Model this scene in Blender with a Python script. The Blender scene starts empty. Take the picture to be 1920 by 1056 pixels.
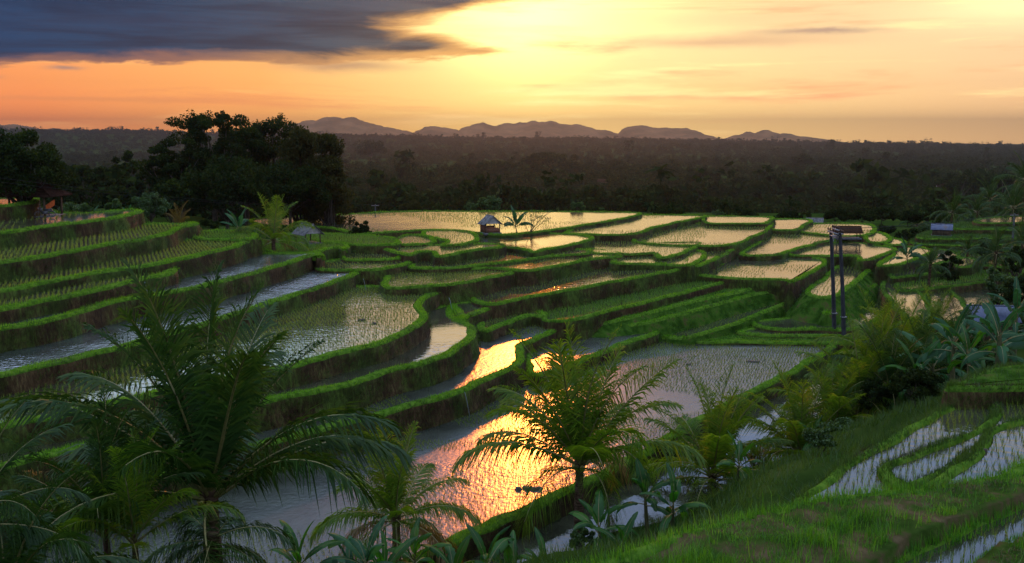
import bpy, math, random
import numpy as np
from mathutils import Vector

# ------------------------------------------------------------------ camera, sky, sun, exposure
C = bpy.context.scene.collection
SC = bpy.context.scene
FPX, CX, CY, Y0 = 1844.0, 960.0, 528.0, 260.0      # focal length in photo pixels, centre, horizon row
PITCH = math.atan((CY - Y0) / FPX)
CAMZ = 30.0
cam = bpy.data.cameras.new("camera")
cam.sensor_width = 36.0
cam.lens = 36.0 * FPX / 1920.0
cam.clip_start, cam.clip_end = 0.2, 60000.0
camo = bpy.data.objects.new("camera", cam)
C.objects.link(camo)
camo.location = (0, 0, CAMZ)
camo.rotation_euler = (math.pi / 2 - PITCH, 0, 0)
SC.camera = camo

SUN_AZ, SUN_EL = math.radians(0.7), math.radians(16.5)
sd = bpy.data.lights.new("sun", 'SUN')
sd.energy, sd.angle, sd.color = 1.0, math.radians(1.0), (1.0, 0.25, 0.03)
suno = bpy.data.objects.new("sun", sd)
C.objects.link(suno)
suno.rotation_euler = Vector((math.sin(SUN_AZ) * math.cos(SUN_EL), math.cos(SUN_AZ) * math.cos(SUN_EL), math.sin(SUN_EL))).to_track_quat('Z', 'Y').to_euler()

SC.view_settings.view_transform = 'Standard'
SC.view_settings.look = 'None'
SC.view_settings.exposure = 0.5
SC.view_settings.gamma = 1.0
SC.render.engine = 'CYCLES'
SC.cycles.use_denoising = True
SC.cycles.max_bounces = 6
SC.cycles.diffuse_bounces = 2
SC.cycles.glossy_bounces = 3
SC.cycles.transmission_bounces = 3
SC.cycles.volume_bounces = 0
SC.cycles.transparent_max_bounces = 8
SC.cycles.sample_clamp_indirect = 6.0
SC.cycles.caustics_reflective = False
SC.cycles.caustics_refractive = False


class NT:
    """small helper that wires shader nodes"""
    def __init__(self, tree):
        self.t = tree
    def n(self, typ, **kw):
        nd = self.t.nodes.new(typ)
        for k, v in kw.items():
            setattr(nd, k, v)
        return nd
    def put(self, sock, v):
        if hasattr(v, 'is_output'):
            self.t.links.new(v, sock)
        elif v is not None:
            if isinstance(v, (tuple, list)) and len(v) == 3 and sock.type == 'RGBA':
                v = (*v, 1.0)
            sock.default_value = v
    def m(self, op, a, b=None, c=None, clamp=False):
        nd = self.n('ShaderNodeMath', operation=op, use_clamp=clamp)
        self.put(nd.inputs[0], a)
        if b is not None: self.put(nd.inputs[1], b)
        if c is not None: self.put(nd.inputs[2], c)
        return nd.outputs[0]
    def ss(self, x, lo, hi):
        nd = self.n('ShaderNodeMapRange', interpolation_type='SMOOTHSTEP')
        self.put(nd.inputs[0], x)
        nd.inputs[1].default_value, nd.inputs[2].default_value = lo, hi
        return nd.outputs[0]
    def mix(self, f, a, b, blend='MIX'):
        nd = self.n('ShaderNodeMix', data_type='RGBA', blend_type=blend)
        self.put(nd.inputs[0], f)
        self.put(nd.inputs[6], a)
        self.put(nd.inputs[7], b)
        return nd.outputs[2]
    def ramp(self, x, stops, interp='LINEAR'):
        nd = self.n('ShaderNodeValToRGB')
        cr = nd.color_ramp
        cr.interpolation = interp
        while len(cr.elements) < len(stops):
            cr.elements.new(0.5)
        for e, (p, c) in zip(cr.elements, stops):
            e.position, e.color = p, (*c, 1.0)
        self.put(nd.inputs[0], x)
        return nd.outputs[0]
    def noise(self, vec, scale, detail=4.0, rough=0.55, dist=0.0):
        nd = self.n('ShaderNodeTexNoise')
        if vec is not None: self.put(nd.inputs['Vector'], vec)
        nd.inputs['Scale'].default_value = scale
        nd.inputs['Detail'].default_value = detail
        nd.inputs['Roughness'].default_value = rough
        nd.inputs['Distortion'].default_value = dist
        return nd.outputs[0]
    def comb(self, x, y, z):
        nd = self.n('ShaderNodeCombineXYZ')
        for s, v in zip(nd.inputs, (x, y, z)): self.put(s, v)
        return nd.outputs[0]


def build_world():
    w = bpy.data.worlds.new("World")
    SC.world = w
    w.use_nodes = True
    w.node_tree.nodes.clear()
    g = NT(w.node_tree)
    d = g.n('ShaderNodeTexCoord').outputs['Generated']
    sp = g.n('ShaderNodeSeparateXYZ')
    g.put(sp.inputs[0], d)
    x, y, z = sp.outputs
    el = g.m('MULTIPLY', g.m('ARCSINE', z), 57.2958)
    az = g.m('MULTIPLY', g.m('ARCTAN2', x, y), 57.2958)
    # evening glow along the horizon: orange to the left, straw yellow in the middle, peach to the right
    f = g.m('MULTIPLY_ADD', az, 1 / 64.0, 0.5, clamp=True)
    low = g.ramp(f, [(0.0, (.72, .20, .05)), (.10, (.74, .20, .04)), (.28, (.76, .30, .06)), (.43, (.76, .45, .13)), (.52, (.78, .50, .16)),
                     (.66, (.78, .50, .18)), (.85, (.76, .45, .19)), (1.0, (.70, .40, .19))])
    mid = g.ramp(f, [(0.0, (.74, .25, .07)), (.28, (.78, .36, .10)), (.45, (.80, .60, .24)), (.60, (.80, .58, .26)), (.85, (.78, .51, .26)), (1.0, (.76, .48, .27))])
    base = g.mix(g.ss(el, 0.3, 6.0), low, mid)
    up = g.ramp(g.m('DIVIDE', el, 90.0, clamp=True), [(0.0, (.86, .5, .2)), (.11, (1.0, .70, .36)), (.142, (.84, .70, .52)), (.19, (.42, .62, 1.12)),
                                                       (.40, (.74, .98, 1.50)), (1.0, (1.15, 1.38, 1.80))])
    left = g.ramp(g.m('DIVIDE', el, 90.0, clamp=True), [(0.0, (.8, .4, .2)), (.09, (.16, .22, .34)), (.14, (.48, .74, .92)), (.24, (.55, .74, 1.05)), (.40, (.74, .98, 1.50)), (1.0, (1.15, 1.38, 1.80))])
    up = g.mix(g.ss(az, -4.0, -14.0), up, left)
    base = g.mix(g.ss(el, 8.0, 13.0), base, up)
    # dark behind the viewer, blue dusk
    back = g.ss(y, 0.25, -0.5)
    base = g.mix(back, base, (.55, .70, 1.0))
    # glow round the veiled sun
    gel = math.radians(6.6)                         # the bright gap under the cloud, below the hidden sun
    sdir = (math.sin(SUN_AZ) * math.cos(gel), math.cos(SUN_AZ) * math.cos(gel), math.sin(gel))
    dt = g.n('ShaderNodeVectorMath', operation='DOT_PRODUCT')
    g.put(dt.inputs[0], d)
    dt.inputs[1].default_value = sdir
    ang = g.m('MULTIPLY', g.m('ARCCOSINE', g.m('MINIMUM', dt.outputs['Value'], 0.99999)), 57.2958)
    g1 = g.m('EXPONENT', g.m('MULTIPLY', g.m('POWER', g.m('DIVIDE', ang, 3.6), 2.0), -1.0))
    g2 = g.m('EXPONENT', g.m('MULTIPLY', g.m('DIVIDE', ang, 7.5), -1.0))
    base = g.mix(1.0, base, g.mix(g1, (0, 0, 0), (.50, .36, .10)), 'ADD')
    wob0 = g.m('MULTIPLY', g.m('SUBTRACT', g.noise(g.comb(g.m('MULTIPLY', az, .22), g.m('MULTIPLY', el, .7), 7.7), 1.0, 6, .6), .5), 2.2)
    g3 = g.m('EXPONENT', g.m('MULTIPLY', g.m('ADD', g.m('POWER', g.m('DIVIDE', g.m('SUBTRACT', az, 1.5), 7.5), 2.0), g.m('POWER', g.m('DIVIDE', g.m('SUBTRACT', g.m('ADD', el, wob0), 6.9), 1.7), 2.0)), -1.0))
    base = g.mix(1.0, base, g.mix(g3, (0, 0, 0), (.60, .41, .13)), 'ADD')
    base = g.mix(1.0, base, g.mix(g2, (0, 0, 0), (.12, .085, .022)), 'ADD')
    # thin streaky cirrus
    v = g.comb(g.m('MULTIPLY', az, .055), g.m('MULTIPLY', el, .62), 3.7)
    n1 = g.noise(v, 1.0, 7, .62, .35)
    st = g.m('MULTIPLY', g.ss(n1, .50, .74), g.m('MULTIPLY', g.ss(el, .4, 2.2), g.ss(el, 16.0, 8.0)))
    base = g.mix(g.m('MULTIPLY', st, .95), base, g.mix(g.ss(az, -12., 6.), (.62, .18, .06), (.80, .32, .14)))
    n1b = g.noise(g.comb(g.m('MULTIPLY', az, .07), g.m('MULTIPLY', el, .9), 9.1), 1.0, 6, .6, .3)
    base = g.mix(g.m('MULTIPLY', g.ss(n1b, .52, .70), .6), base, g.mix(g.ss(az, -14., 2.), (1.0, .44, .13), (1.1, .82, .34)))
    # lilac streaks right of the sun and left of it
    wob = g.m('MULTIPLY', g.m('SUBTRACT', g.noise(g.comb(g.m('MULTIPLY', az, .25), g.m('MULTIPLY', el, .9), 1.3), 1.0, 6, .6), .5), 1.5)
    for ca, ce, wa, we, op, col in ((11.5, 5.35, 6.5, .34, .62, (.46, .25, .15)), (17.2, 5.75, 3.2, .15, .75, (.26, .16, .14)), (12.0, 6.6, 9.0, .5, .22, (.62, .30, .17)),
                                    (-9.5, 4.0, 3.2, .30, .75, (.28, .16, .10)), (-24.0, 3.62, .8, .12, .8, (.24, .15, .13)), (-27.5, 3.15, .5, .10, .6, (.35, .18, .12)), (-22., 2.1, 7., .14, .45, (.52, .18, .06)),
                                    (13.0, 2.8, 6.0, .3, .20, (.78, .38, .14)), (27., 6.6, 5.5, 1.0, .75, (1.1, .86, .42))):
        q = g.m('ADD', g.m('POWER', g.m('DIVIDE', g.m('SUBTRACT', az, ca), wa), 2.0), g.m('POWER', g.m('DIVIDE', g.m('SUBTRACT', g.m('ADD', el, g.m('MULTIPLY', wob, .42)), ce), we), 2.0))
        base = g.mix(g.m('MULTIPLY', g.m('EXPONENT', g.m('MULTIPLY', q, -1.0)), op), base, col)
    # the heavy slate cloud bank over the left
    v2 = g.comb(g.m('MULTIPLY', az, .16), g.m('MULTIPLY', el, .75), 0.0)
    n2 = g.m('SUBTRACT', g.noise(v2, 1.0, 8, .60, .5), .5)
    n3 = g.m('SUBTRACT', g.noise(g.comb(g.m('MULTIPLY', az, .05), g.m('MULTIPLY', el, .55), 5.0), 1.0, 6, .55, .2), .5)
    edge = g.m('ADD', g.m('ADD', g.m('SUBTRACT', el, g.m('MULTIPLY_ADD', az, .030, 4.55)), g.m('MULTIPLY', n2, 1.35)), g.m('MULTIPLY', n3, .9))
    tip = g.m('ABSOLUTE', g.m('SUBTRACT', el, 4.9))
    ra = g.m('SUBTRACT', .2, g.m('MULTIPLY', g.m('SUBTRACT', 1.0, g.m('EXPONENT', g.m('MULTIPLY', tip, -1.6))), 5.0))
    ra = g.m('ADD', ra, g.m('MULTIPLY', g.ss(el, 6.6, 8.2), 9.0))
    redge = g.m('ADD', g.m('SUBTRACT', ra, az), g.m('MULTIPLY', n2, 9.0))
    topm = g.ss(el, 10.5, 8.3)
    msk = g.m('MULTIPLY', g.m('MULTIPLY', g.ss(edge, -.08, .16), g.ss(redge, -.8, 2.2)), topm)
    dense = g.m('MULTIPLY', g.ss(edge, .0, 1.0), g.ss(redge, 0.0, 6.0))
    ccol = g.ramp(g.m('MULTIPLY_ADD', az, 1 / 40., .75, clamp=True), [(0.0, (.001, .016, .062)), (.25, (.002, .020, .060)), (.5, (.014, .028, .050)), (.72, (.058, .054, .050)), (1.0, (.30, .16, .06))])
    n4 = g.noise(g.comb(g.m('MULTIPLY', az, .12), g.m('MULTIPLY', el, 1.6), 2.2), 1.0, 7, .6, .4)
    ccol = g.mix(1.0, ccol, g.mix(g.ss(n4, .32, .68), (.35, .42, .55), (1.7, 1.6, 1.4)), 'MULTIPLY')
    ccol = g.mix(g.m('MULTIPLY', g.ss(n3, -.05, .25), .35), ccol, (.020, .042, .100))
    ccol = g.mix(g.ss(dense, 0.75, 0.0), ccol, g.mix(g.ss(az, -20., -2.), (.20, .085, .06), (.60, .30, .08)))
    base = g.mix(msk, base, ccol)
    base = g.mix(1.0, base, g.ramp(g.m('DIVIDE', el, 12.0, clamp=True), [(0.0, (2.5, 2.4, 2.1)), (.10, (2.0, 1.95, 1.8)), (.25, (1.45, 1.45, 1.4)), (.5, (1.2, 1.2, 1.2)), (1.0, (1, 1, 1))]), 'MULTIPLY')
    sky = g.n('ShaderNodeTexSky', sky_type='NISHITA', sun_disc=False, sun_elevation=SUN_EL, sun_rotation=SUN_AZ)
    bg = g.n('ShaderNodeBackground')
    g.put(bg.inputs[0], base)
    bg.inputs[1].default_value = 1.0
    bg2 = g.n('ShaderNodeBackground')
    g.put(bg2.inputs[0], sky.outputs[0])
    bg2.inputs[1].default_value = 0.0008
    ad = g.n('ShaderNodeAddShader')
    g.put(ad.inputs[0], bg.outputs[0])
    g.put(ad.inputs[1], bg2.outputs[0])
    out = g.n('ShaderNodeOutputWorld')
    g.put(out.inputs[0], ad.outputs[0])


build_world()

# ------------------------------------------------------------------ helpers
R = np.random.RandomState(7)
cp, sp_ = math.cos(PITCH), math.sin(PITCH)


def ray(px, py):
    u, v = (np.asarray(px, float) - CX) / FPX, -(np.asarray(py, float) - CY) / FPX
    return np.stack([u, cp + v * sp_, -sp_ + v * cp], -1)      # forward component about 1


def at_h(px, py, H):
    """the point H metres below the eye that photo pixel (px,py) looks at"""
    d = ray(px, py)
    t = -np.asarray(H, float) / d[..., 2]
    p = d * t[..., None]
    p[..., 2] += CAMZ
    return p


def at_d(px, py, D):
    """the point D metres ahead"""
    d = ray(px, py)
    p = d * (np.asarray(D, float) / d[..., 1])[..., None]
    p[..., 2] += CAMZ
    return p


def project(P):
    q = np.asarray(P, float) - np.array([0, 0, CAMZ])
    zc = q[..., 1] * cp - q[..., 2] * sp_
    yc = q[..., 1] * sp_ + q[..., 2] * cp
    zc = np.where(zc < .1, .1, zc)
    return CX + FPX * q[..., 0] / zc, CY - FPX * yc / zc, zc


def hsh(ix, iy, iz):
    s = np.sin(ix * 127.1 + iy * 311.7 + iz * 74.7) * 43758.5453
    return s - np.floor(s)


def vnoise(p):
    p = np.asarray(p, float)
    if p.shape[-1] == 2:
        p = np.concatenate([p, np.zeros(p.shape[:-1] + (1,))], -1)
    i = np.floor(p)
    f = p - i
    f = f * f * (3 - 2 * f)
    r = 0
    for dx in (0, 1):
        for dy in (0, 1):
            for dz in (0, 1):
                w = (f[..., 0] if dx else 1 - f[..., 0]) * (f[..., 1] if dy else 1 - f[..., 1]) * (f[..., 2] if dz else 1 - f[..., 2])
                r = r + w * hsh(i[..., 0] + dx, i[..., 1] + dy, i[..., 2] + dz)
    return r * 2 - 1


def fbm(p, o=4):
    p = np.asarray(p, float)
    r, a = 0, .5
    for k in range(o):
        r = r + a * vnoise(p * 2 ** k + 13.1 * k)
        a *= .5
    return r


def tag(o, label=None, cat=None, group=None, kind=None):
    for k, v in (('label', label), ('category', cat), ('group', group), ('kind', kind)):
        if v: o[k] = v
    return o


def empty(name, loc, rz=0.0):
    o = bpy.data.objects.new(name, None)
    C.objects.link(o)
    o.location, o.rotation_euler = tuple(loc), (0, 0, rz)
    o.empty_display_size = .3
    return o


def mesh(name, V, F, mats, parent=None, mi=None, smooth=False):
    """one mesh object from arrays; F is a list of (n,k) index arrays or one array"""
    if not isinstance(F, (list, tuple)): F = [F]
    F = [np.asarray(f, np.int32) for f in F if len(f)]
    V = np.asarray(V, np.float32)
    me = bpy.data.meshes.new(name)
    me.vertices.add(len(V))
    me.vertices.foreach_set('co', V.ravel())
    loops = np.concatenate([f.ravel() for f in F])
    sizes = np.concatenate([np.full(len(f), f.shape[1], np.int32) for f in F])
    me.loops.add(len(loops))
    me.loops.foreach_set('vertex_index', loops)
    me.polygons.add(len(sizes))
    st = np.zeros(len(sizes), np.int32)
    st[1:] = np.cumsum(sizes)[:-1]
    me.polygons.foreach_set('loop_start', st)
    me.polygons.foreach_set('loop_total', sizes)
    for m in (mats if isinstance(mats, (list, tuple)) else [mats]): me.materials.append(m)
    if mi is not None: me.polygons.foreach_set('material_index', np.asarray(mi, np.int32))
    if smooth: me.polygons.foreach_set('use_smooth', np.ones(len(sizes), bool))
    me.update(calc_edges=True)
    me.validate()
    o = bpy.data.objects.new(name, me)
    C.objects.link(o)
    if parent is not None: o.parent = parent
    return o


class MB:
    """collects boxes, tubes and prisms for one mesh"""
    def __init__(self): self.v, self.f, self.mi, self.n = [], {3: [], 4: []}, {3: [], 4: []}, 0
    def add(self, V, F, mi=0):
        V, F = np.asarray(V, float), np.asarray(F, int)
        self.v.append(V)
        self.f[F.shape[1]].append(F + self.n)
        self.mi[F.shape[1]].append(np.full(len(F), mi))
        self.n += len(V)
    def box(self, c, s, rz=0.0, mi=0, tilt=0.0):
        b = np.array([[x, y, z] for x in (-1, 1) for y in (-1, 1) for z in (-1, 1)], float) * np.array(s) / 2
        if tilt:
            ct, st = math.cos(tilt), math.sin(tilt)
            b = np.stack([b[:, 0], b[:, 1] * ct - b[:, 2] * st, b[:, 1] * st + b[:, 2] * ct], 1)
        cz, sz = math.cos(rz), math.sin(rz)
        b = np.stack([b[:, 0] * cz - b[:, 1] * sz, b[:, 0] * sz + b[:, 1] * cz, b[:, 2]], 1) + np.array(c)
        self.add(b, [[0, 1, 3, 2], [4, 6, 7, 5], [0, 4, 5, 1], [2, 3, 7, 6], [0, 2, 6, 4], [1, 5, 7, 3]], mi)
        return self
    def tube(self, pts, rad, n=6, mi=0, cap=True):
        P = np.asarray(pts, float)
        r = np.broadcast_to(np.asarray(rad, float), (len(P),))
        T = np.gradient(P, axis=0)
        T /= np.linalg.norm(T, axis=1)[:, None] + 1e-9
        ref = np.where(np.abs(T[:, 2:3]) > .9, np.array([[1., 0, 0]]), np.array([[0, 0, 1.]]))
        A = np.cross(T, ref)
        A /= np.linalg.norm(A, axis=1)[:, None] + 1e-9
        B = np.cross(T, A)
        th = np.arange(n) * 2 * math.pi / n
        V = (P[:, None] + r[:, None, None] * (A[:, None] * np.cos(th)[None, :, None] + B[:, None] * np.sin(th)[None, :, None])).reshape(-1, 3)
        k = np.arange(len(P) - 1)[:, None] * n + np.arange(n)[None]
        k2 = np.arange(len(P) - 1)[:, None] * n + (np.arange(n)[None] + 1) % n
        self.add(V, np.stack([k, k2, k2 + n, k + n], -1).reshape(-1, 4), mi)
        if cap:
            e = np.concatenate([V[-n:], P[-1:]])
            self.add(e, [[i, (i + 1) % n, n] for i in range(n)], mi)
        return self
    def build(self, name, mats, parent=None, smooth=False):
        F = [np.concatenate(self.f[k]) for k in (3, 4) if self.f[k]]
        mi = np.concatenate([np.concatenate(self.mi[k]) for k in (3, 4) if self.mi[k]])
        return mesh(name, np.concatenate(self.v), F, mats, parent, mi, smooth)


# ------------------------------------------------------------------ materials
def mat(name):
    m = bpy.data.materials.new(name)
    m.use_nodes = True
    m.node_tree.nodes.clear()
    g = NT(m.node_tree)
    return m, g, g.n('ShaderNodeOutputMaterial')


def leafmat(name, stops, trans=.4, tcol=None, rough=.5, gloss=.025, nscale=.25, rnd=.6):
    """leaf or blade: diffuse + light through the leaf + slight sheen, colour varying from leaf to leaf and in patches"""
    m, g, out = mat(name)
    geo = g.n('ShaderNodeNewGeometry')
    n = g.noise(geo.outputs['Position'], nscale, 3, .6)
    f = g.m('ADD', g.m('MULTIPLY', geo.outputs['Random Per Island'], rnd), g.m('MULTIPLY', g.ss(n, .3, .7), 1 - rnd))
    col = g.ramp(f, stops)
    d = g.n('ShaderNodeBsdfDiffuse')
    g.put(d.inputs[0], col)
    t = g.n('ShaderNodeBsdfTranslucent')
    g.put(t.inputs[0], g.mix(1.0, col, tcol or (1.25, 1.15, .5), 'MULTIPLY'))
    mx = g.n('ShaderNodeMixShader')
    mx.inputs[0].default_value = trans
    g.put(mx.inputs[1], d.outputs[0])
    g.put(mx.inputs[2], t.outputs[0])
    gl = g.n('ShaderNodeBsdfGlossy')
    gl.inputs['Roughness'].default_value = rough
    gl.inputs[0].default_value = (.8, .9, 1, 1)
    m2 = g.n('ShaderNodeMixShader')
    m2.inputs[0].default_value = gloss
    g.put(m2.inputs[1], mx.outputs[0])
    g.put(m2.inputs[2], gl.outputs[0])
    g.put(out.inputs[0], m2.outputs[0])
    return m


def solidmat(name, stops, nscale=3.0, rough=.8, stretch=(1, 1, 1), bump=.3, metal=0.0, detail=5, obj=False):
    m, g, out = mat(name)
    if obj:
        pos = g.n('ShaderNodeTexCoord').outputs['Object']
    else:
        pos = g.n('ShaderNodeNewGeometry').outputs['Position']
    mp = g.n('ShaderNodeMapping')
    g.put(mp.inputs[0], pos)
    mp.inputs['Scale'].default_value = stretch
    n = g.noise(mp.outputs[0], nscale, detail, .62)
    b = g.n('ShaderNodeBsdfPrincipled')
    g.put(b.inputs['Base Color'], g.ramp(g.ss(n, .28, .72), stops))
    b.inputs['Roughness'].default_value = rough
    b.inputs['Metallic'].default_value = metal
    b.inputs['Specular IOR Level'].default_value = .5 if rough < .7 else (.12 if rough < .9 else 0.0)
    if bump:
        bp = g.n('ShaderNodeBump')
        bp.inputs['Strength'].default_value = bump
        bp.inputs['Distance'].default_value = .05
        g.put(bp.inputs['Height'], n)
        g.put(b.inputs['Normal'], bp.outputs[0])
    g.put(out.inputs[0], b.outputs[0])
    return m


def watermat(name, ripple=.02, scale=2.2, rough=.04, mud=(.020, .022, .013), ior=1.45, stretch=(1, 1, 1)):
    m, g, out = mat(name)
    pos = g.n('ShaderNodeNewGeometry').outputs['Position']
    mp = g.n('ShaderNodeMapping')
    g.put(mp.inputs[0], pos)
    mp.inputs['Scale'].default_value = stretch
    n = g.noise(mp.outputs[0], scale, 2, .5)
    n2 = g.noise(pos, scale * .23, 2, .5)
    gust = g.ss(g.noise(pos, .09, 2, .5), .38, .66)
    b = g.n('ShaderNodeBsdfPrincipled')
    g.put(b.inputs['Base Color'], g.mix(g.ss(g.noise(pos, .35, 4, .6), .35, .65), mud, tuple(c * 1.9 for c in mud)))
    b.inputs['Roughness'].default_value = rough
    b.inputs['IOR'].default_value = ior
    bp = g.n('ShaderNodeBump')
    g.put(bp.inputs['Strength'], 1.0)
    bp.inputs['Distance'].default_value = ripple / scale * 3.0
    g.put(bp.inputs['Height'], g.m('MULTIPLY', g.m('ADD', n, g.m('MULTIPLY', n2, .6)), g.m('MULTIPLY_ADD', gust, .7, .3)))
    g.put(b.inputs['Normal'], bp.outputs[0])
    g.put(out.inputs[0], b.outputs[0])
    return m


def risermat():
    """terrace face: brown earth with hanging dead and green grass in vertical streaks"""
    m, g, out = mat("riser_earth")
    geo = g.n('ShaderNodeNewGeometry')
    pos = geo.outputs['Position']
    mp = g.n('ShaderNodeMapping')
    g.put(mp.inputs[0], pos)
    mp.inputs['Scale'].default_value = (3.2, 3.2, .8)
    fine = g.noise(mp.outputs[0], 1.6, 6, .7)
    big = g.noise(pos, .22, 4, .6)
    earth = g.ramp(fine, [(.22, (.010, .006, .003)), (.5, (.050, .031, .013)), (.78, (.125, .085, .040))])
    grass = g.ramp(fine, [(.25, (.014, .026, .004)), (.5, (.040, .070, .010)), (.8, (.085, .125, .022))])
    col = g.mix(g.ss(g.m('ADD', big, g.m('MULTIPLY', g.m('SUBTRACT', fine, .5), .5)), .40, .64), earth, grass)
    b = g.n('ShaderNodeBsdfPrincipled')
    g.put(b.inputs['Base Color'], g.mix(g.ss(g.noise(pos, .55, 5, .65), .40, .62), g.mix(1.0, col, (.45, .40, .40), 'MULTIPLY'), col))
    b.inputs['Roughness'].default_value = .9
    b.inputs['Specular IOR Level'].default_value = .1
    bp = g.n('ShaderNodeBump')
    bp.inputs['Strength'].default_value = .8
    bp.inputs['Distance'].default_value = .12
    g.put(bp.inputs['Height'], fine)
    g.put(b.inputs['Normal'], bp.outputs[0])
    g.put(out.inputs[0], b.outputs[0])
    return m


M = {}
M['riser'] = risermat()
M['silver'] = watermat("breezy_water", .13, 3.0, .15, mud=(.018, .024, .020), ior=4.2)
M['turf'] = solidmat("bund_turf", [(0, (.022, .050, .006)), (.5, (.045, .100, .010)), (1, (.080, .145, .018))], 2.5, .9, bump=.6)
M['lawn'] = solidmat("lawn_bank", [(0, (.009, .025, .003)), (.4, (.020, .052, .006)), (.75, (.036, .078, .010)), (1, (.055, .045, .018))], .9, .95, bump=.8)
M['soil'] = solidmat("ground_soil", [(0, (.008, .018, .004)), (.5, (.016, .034, .006)), (1, (.032, .050, .010))], .12, .95, bump=.4)
M['bank'] = solidmat("bank_soil", [(0, (.014, .030, .005)), (.4, (.028, .050, .009)), (.7, (.050, .042, .018)), (1, (.085, .062, .034))], 1.3, .95, bump=.8)
M['mud'] = solidmat("wet_mud", [(0, (.012, .008, .005)), (1, (.05, .035, .02))], 6, .6)
M['water'] = watermat("pond_water", .018, 2.0, .07, ior=5.0)
M['still'] = watermat("still_water", .012, 2.0, .05, ior=1.36)
M['rippled'] = watermat("rippled_water", .040, 3.4, .25, mud=(.018, .021, .016), ior=1.3)
M['blade'] = leafmat("grass_blade", [(0, (.045, .145, .003)), (.5, (.090, .26, .005)), (.85, (.16, .35, .010)), (1, (.23, .29, .03))], .5, gloss=.015)
M['nearblade'] = leafmat("tall_grass_blade", [(0, (.016, .070, .003)), (.5, (.048, .18, .005)), (.85, (.11, .30, .010)), (1, (.18, .18, .04))], .5, nscale=.6)
M['deadblade'] = leafmat("dry_grass_blade", [(0, (.035, .028, .010)), (.5, (.075, .055, .020)), (1, (.12, .10, .04))], .3, tcol=(1.1, 1, .8))
M['hang'] = leafmat("hanging_grass", [(0, (.016, .014, .005)), (.4, (.045, .032, .012)), (.8, (.050, .058, .014)), (1, (.12, .085, .035))], .25, tcol=(1.1, 1, .7))
M['rice'] = leafmat("rice_seedling", [(0, (.075, .15, .010)), (.6, (.13, .20, .016)), (1, (.22, .25, .035))], .5)
M['ricegreen'] = leafmat("rice_green", [(0, (.050, .13, .006)), (.6, (.085, .20, .010)), (1, (.14, .24, .02))], .5)
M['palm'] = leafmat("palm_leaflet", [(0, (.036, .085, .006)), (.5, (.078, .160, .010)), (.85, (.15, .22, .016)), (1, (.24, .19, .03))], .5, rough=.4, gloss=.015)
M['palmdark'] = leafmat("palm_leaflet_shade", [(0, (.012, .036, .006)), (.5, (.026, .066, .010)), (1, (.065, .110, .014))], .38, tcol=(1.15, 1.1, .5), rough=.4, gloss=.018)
M['palmdry'] = leafmat("palm_leaflet_dry", [(0, (.10, .055, .018)), (.5, (.15, .10, .026)), (1, (.16, .14, .035))], .45, rough=.4, gloss=.012)
M['rachis'] = solidmat("palm_rachis", [(0, (.08, .09, .02)), (1, (.16, .13, .04))], 8, .6, bump=0)
M['trunk'] = solidmat("palm_trunk", [(0, (.022, .014, .009)), (.5, (.06, .038, .024)), (1, (.12, .08, .055))], 3, .9, (1, 1, 6), .6, obj=True)
M['bark'] = solidmat("tree_bark", [(0, (.02, .016, .012)), (1, (.09, .075, .06))], 4, .9, (1, 1, .3), .6)
M['banana'] = leafmat("banana_leaf", [(0, (.012, .055, .008)), (.5, (.026, .090, .012)), (1, (.070, .17, .022))], .5, rough=.4, gloss=.012, tcol=(1.1, 1.3, .4))
M['bananapale'] = leafmat("banana_leaf_bluish", [(0, (.012, .046, .016)), (.5, (.024, .080, .026)), (1, (.055, .15, .055))], .4, rough=.4, gloss=.012, tcol=(1., 1.2, .7))
M['stem'] = solidmat("banana_stem", [(0, (.03, .04, .014)), (1, (.10, .09, .04))], 4, .8, (1, 1, .3), .3)
M['tree'] = leafmat("tree_leaf", [(0, (.006, .013, .003)), (.6, (.014, .027, .005)), (1, (.034, .052, .008))], .4, gloss=.004)
M['bamboo'] = leafmat("bamboo_leaf", [(0, (.016, .020, .005)), (.6, (.030, .034, .008)), (1, (.055, .055, .014))], .4, gloss=.004)
M['bush'] = leafmat("bush_leaf", [(0, (.018, .042, .008)), (.6, (.036, .078, .012)), (1, (.075, .12, .018))], .4)
M['forestleaf'] = leafmat("forest_leaf", [(0, (.005, .012, .004)), (.6, (.013, .026, .007)), (1, (.036, .052, .014))], .3, gloss=.0, nscale=.01)
M['wood'] = solidmat("weathered_wood", [(0, (.035, .024, .016)), (1, (.12, .085, .055))], 6, .8, (1, 1, .3), .3)
M['tin'] = solidmat("corrugated_tin", [(0, (.05, .048, .048)), (.35, (.09, .092, .098)), (.8, (.15, .15, .155)), (1, (.09, .05, .03))], 2.2, .7, bump=.1, metal=.3)
M['bluetin'] = solidmat("blue_tin", [(0, (.030, .042, .085)), (.7, (.055, .075, .14)), (1, (.07, .055, .055))], 2, .4, bump=.1, metal=.2)
M['tile'] = solidmat("clay_tile", [(0, (.012, .007, .005)), (1, (.040, .021, .015))], 5, .92, bump=.5)
M['thatch'] = solidmat("brown_thatch", [(0, (.020, .011, .007)), (1, (.065, .035, .020))], 7, .9, (1, 1, .3), .5)
M['board'] = solidmat("gable_board", [(0, (.20, .19, .19)), (1, (.36, .34, .33))], 4, .7, bump=.1)
M['brick'] = solidmat("hut_wall", [(0, (.09, .035, .022)), (1, (.19, .085, .055))], 6, .85, bump=.3)
M['concrete'] = solidmat("pole_concrete", [(0, (.045, .05, .055)), (1, (.11, .115, .12))], 4, .8, (1, 1, .3), .2)
M['pole'] = solidmat("dark_pole", [(0, (.016, .017, .021)), (1, (.045, .046, .052))], 4, .85, (1, 1, .3), .2)
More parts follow.
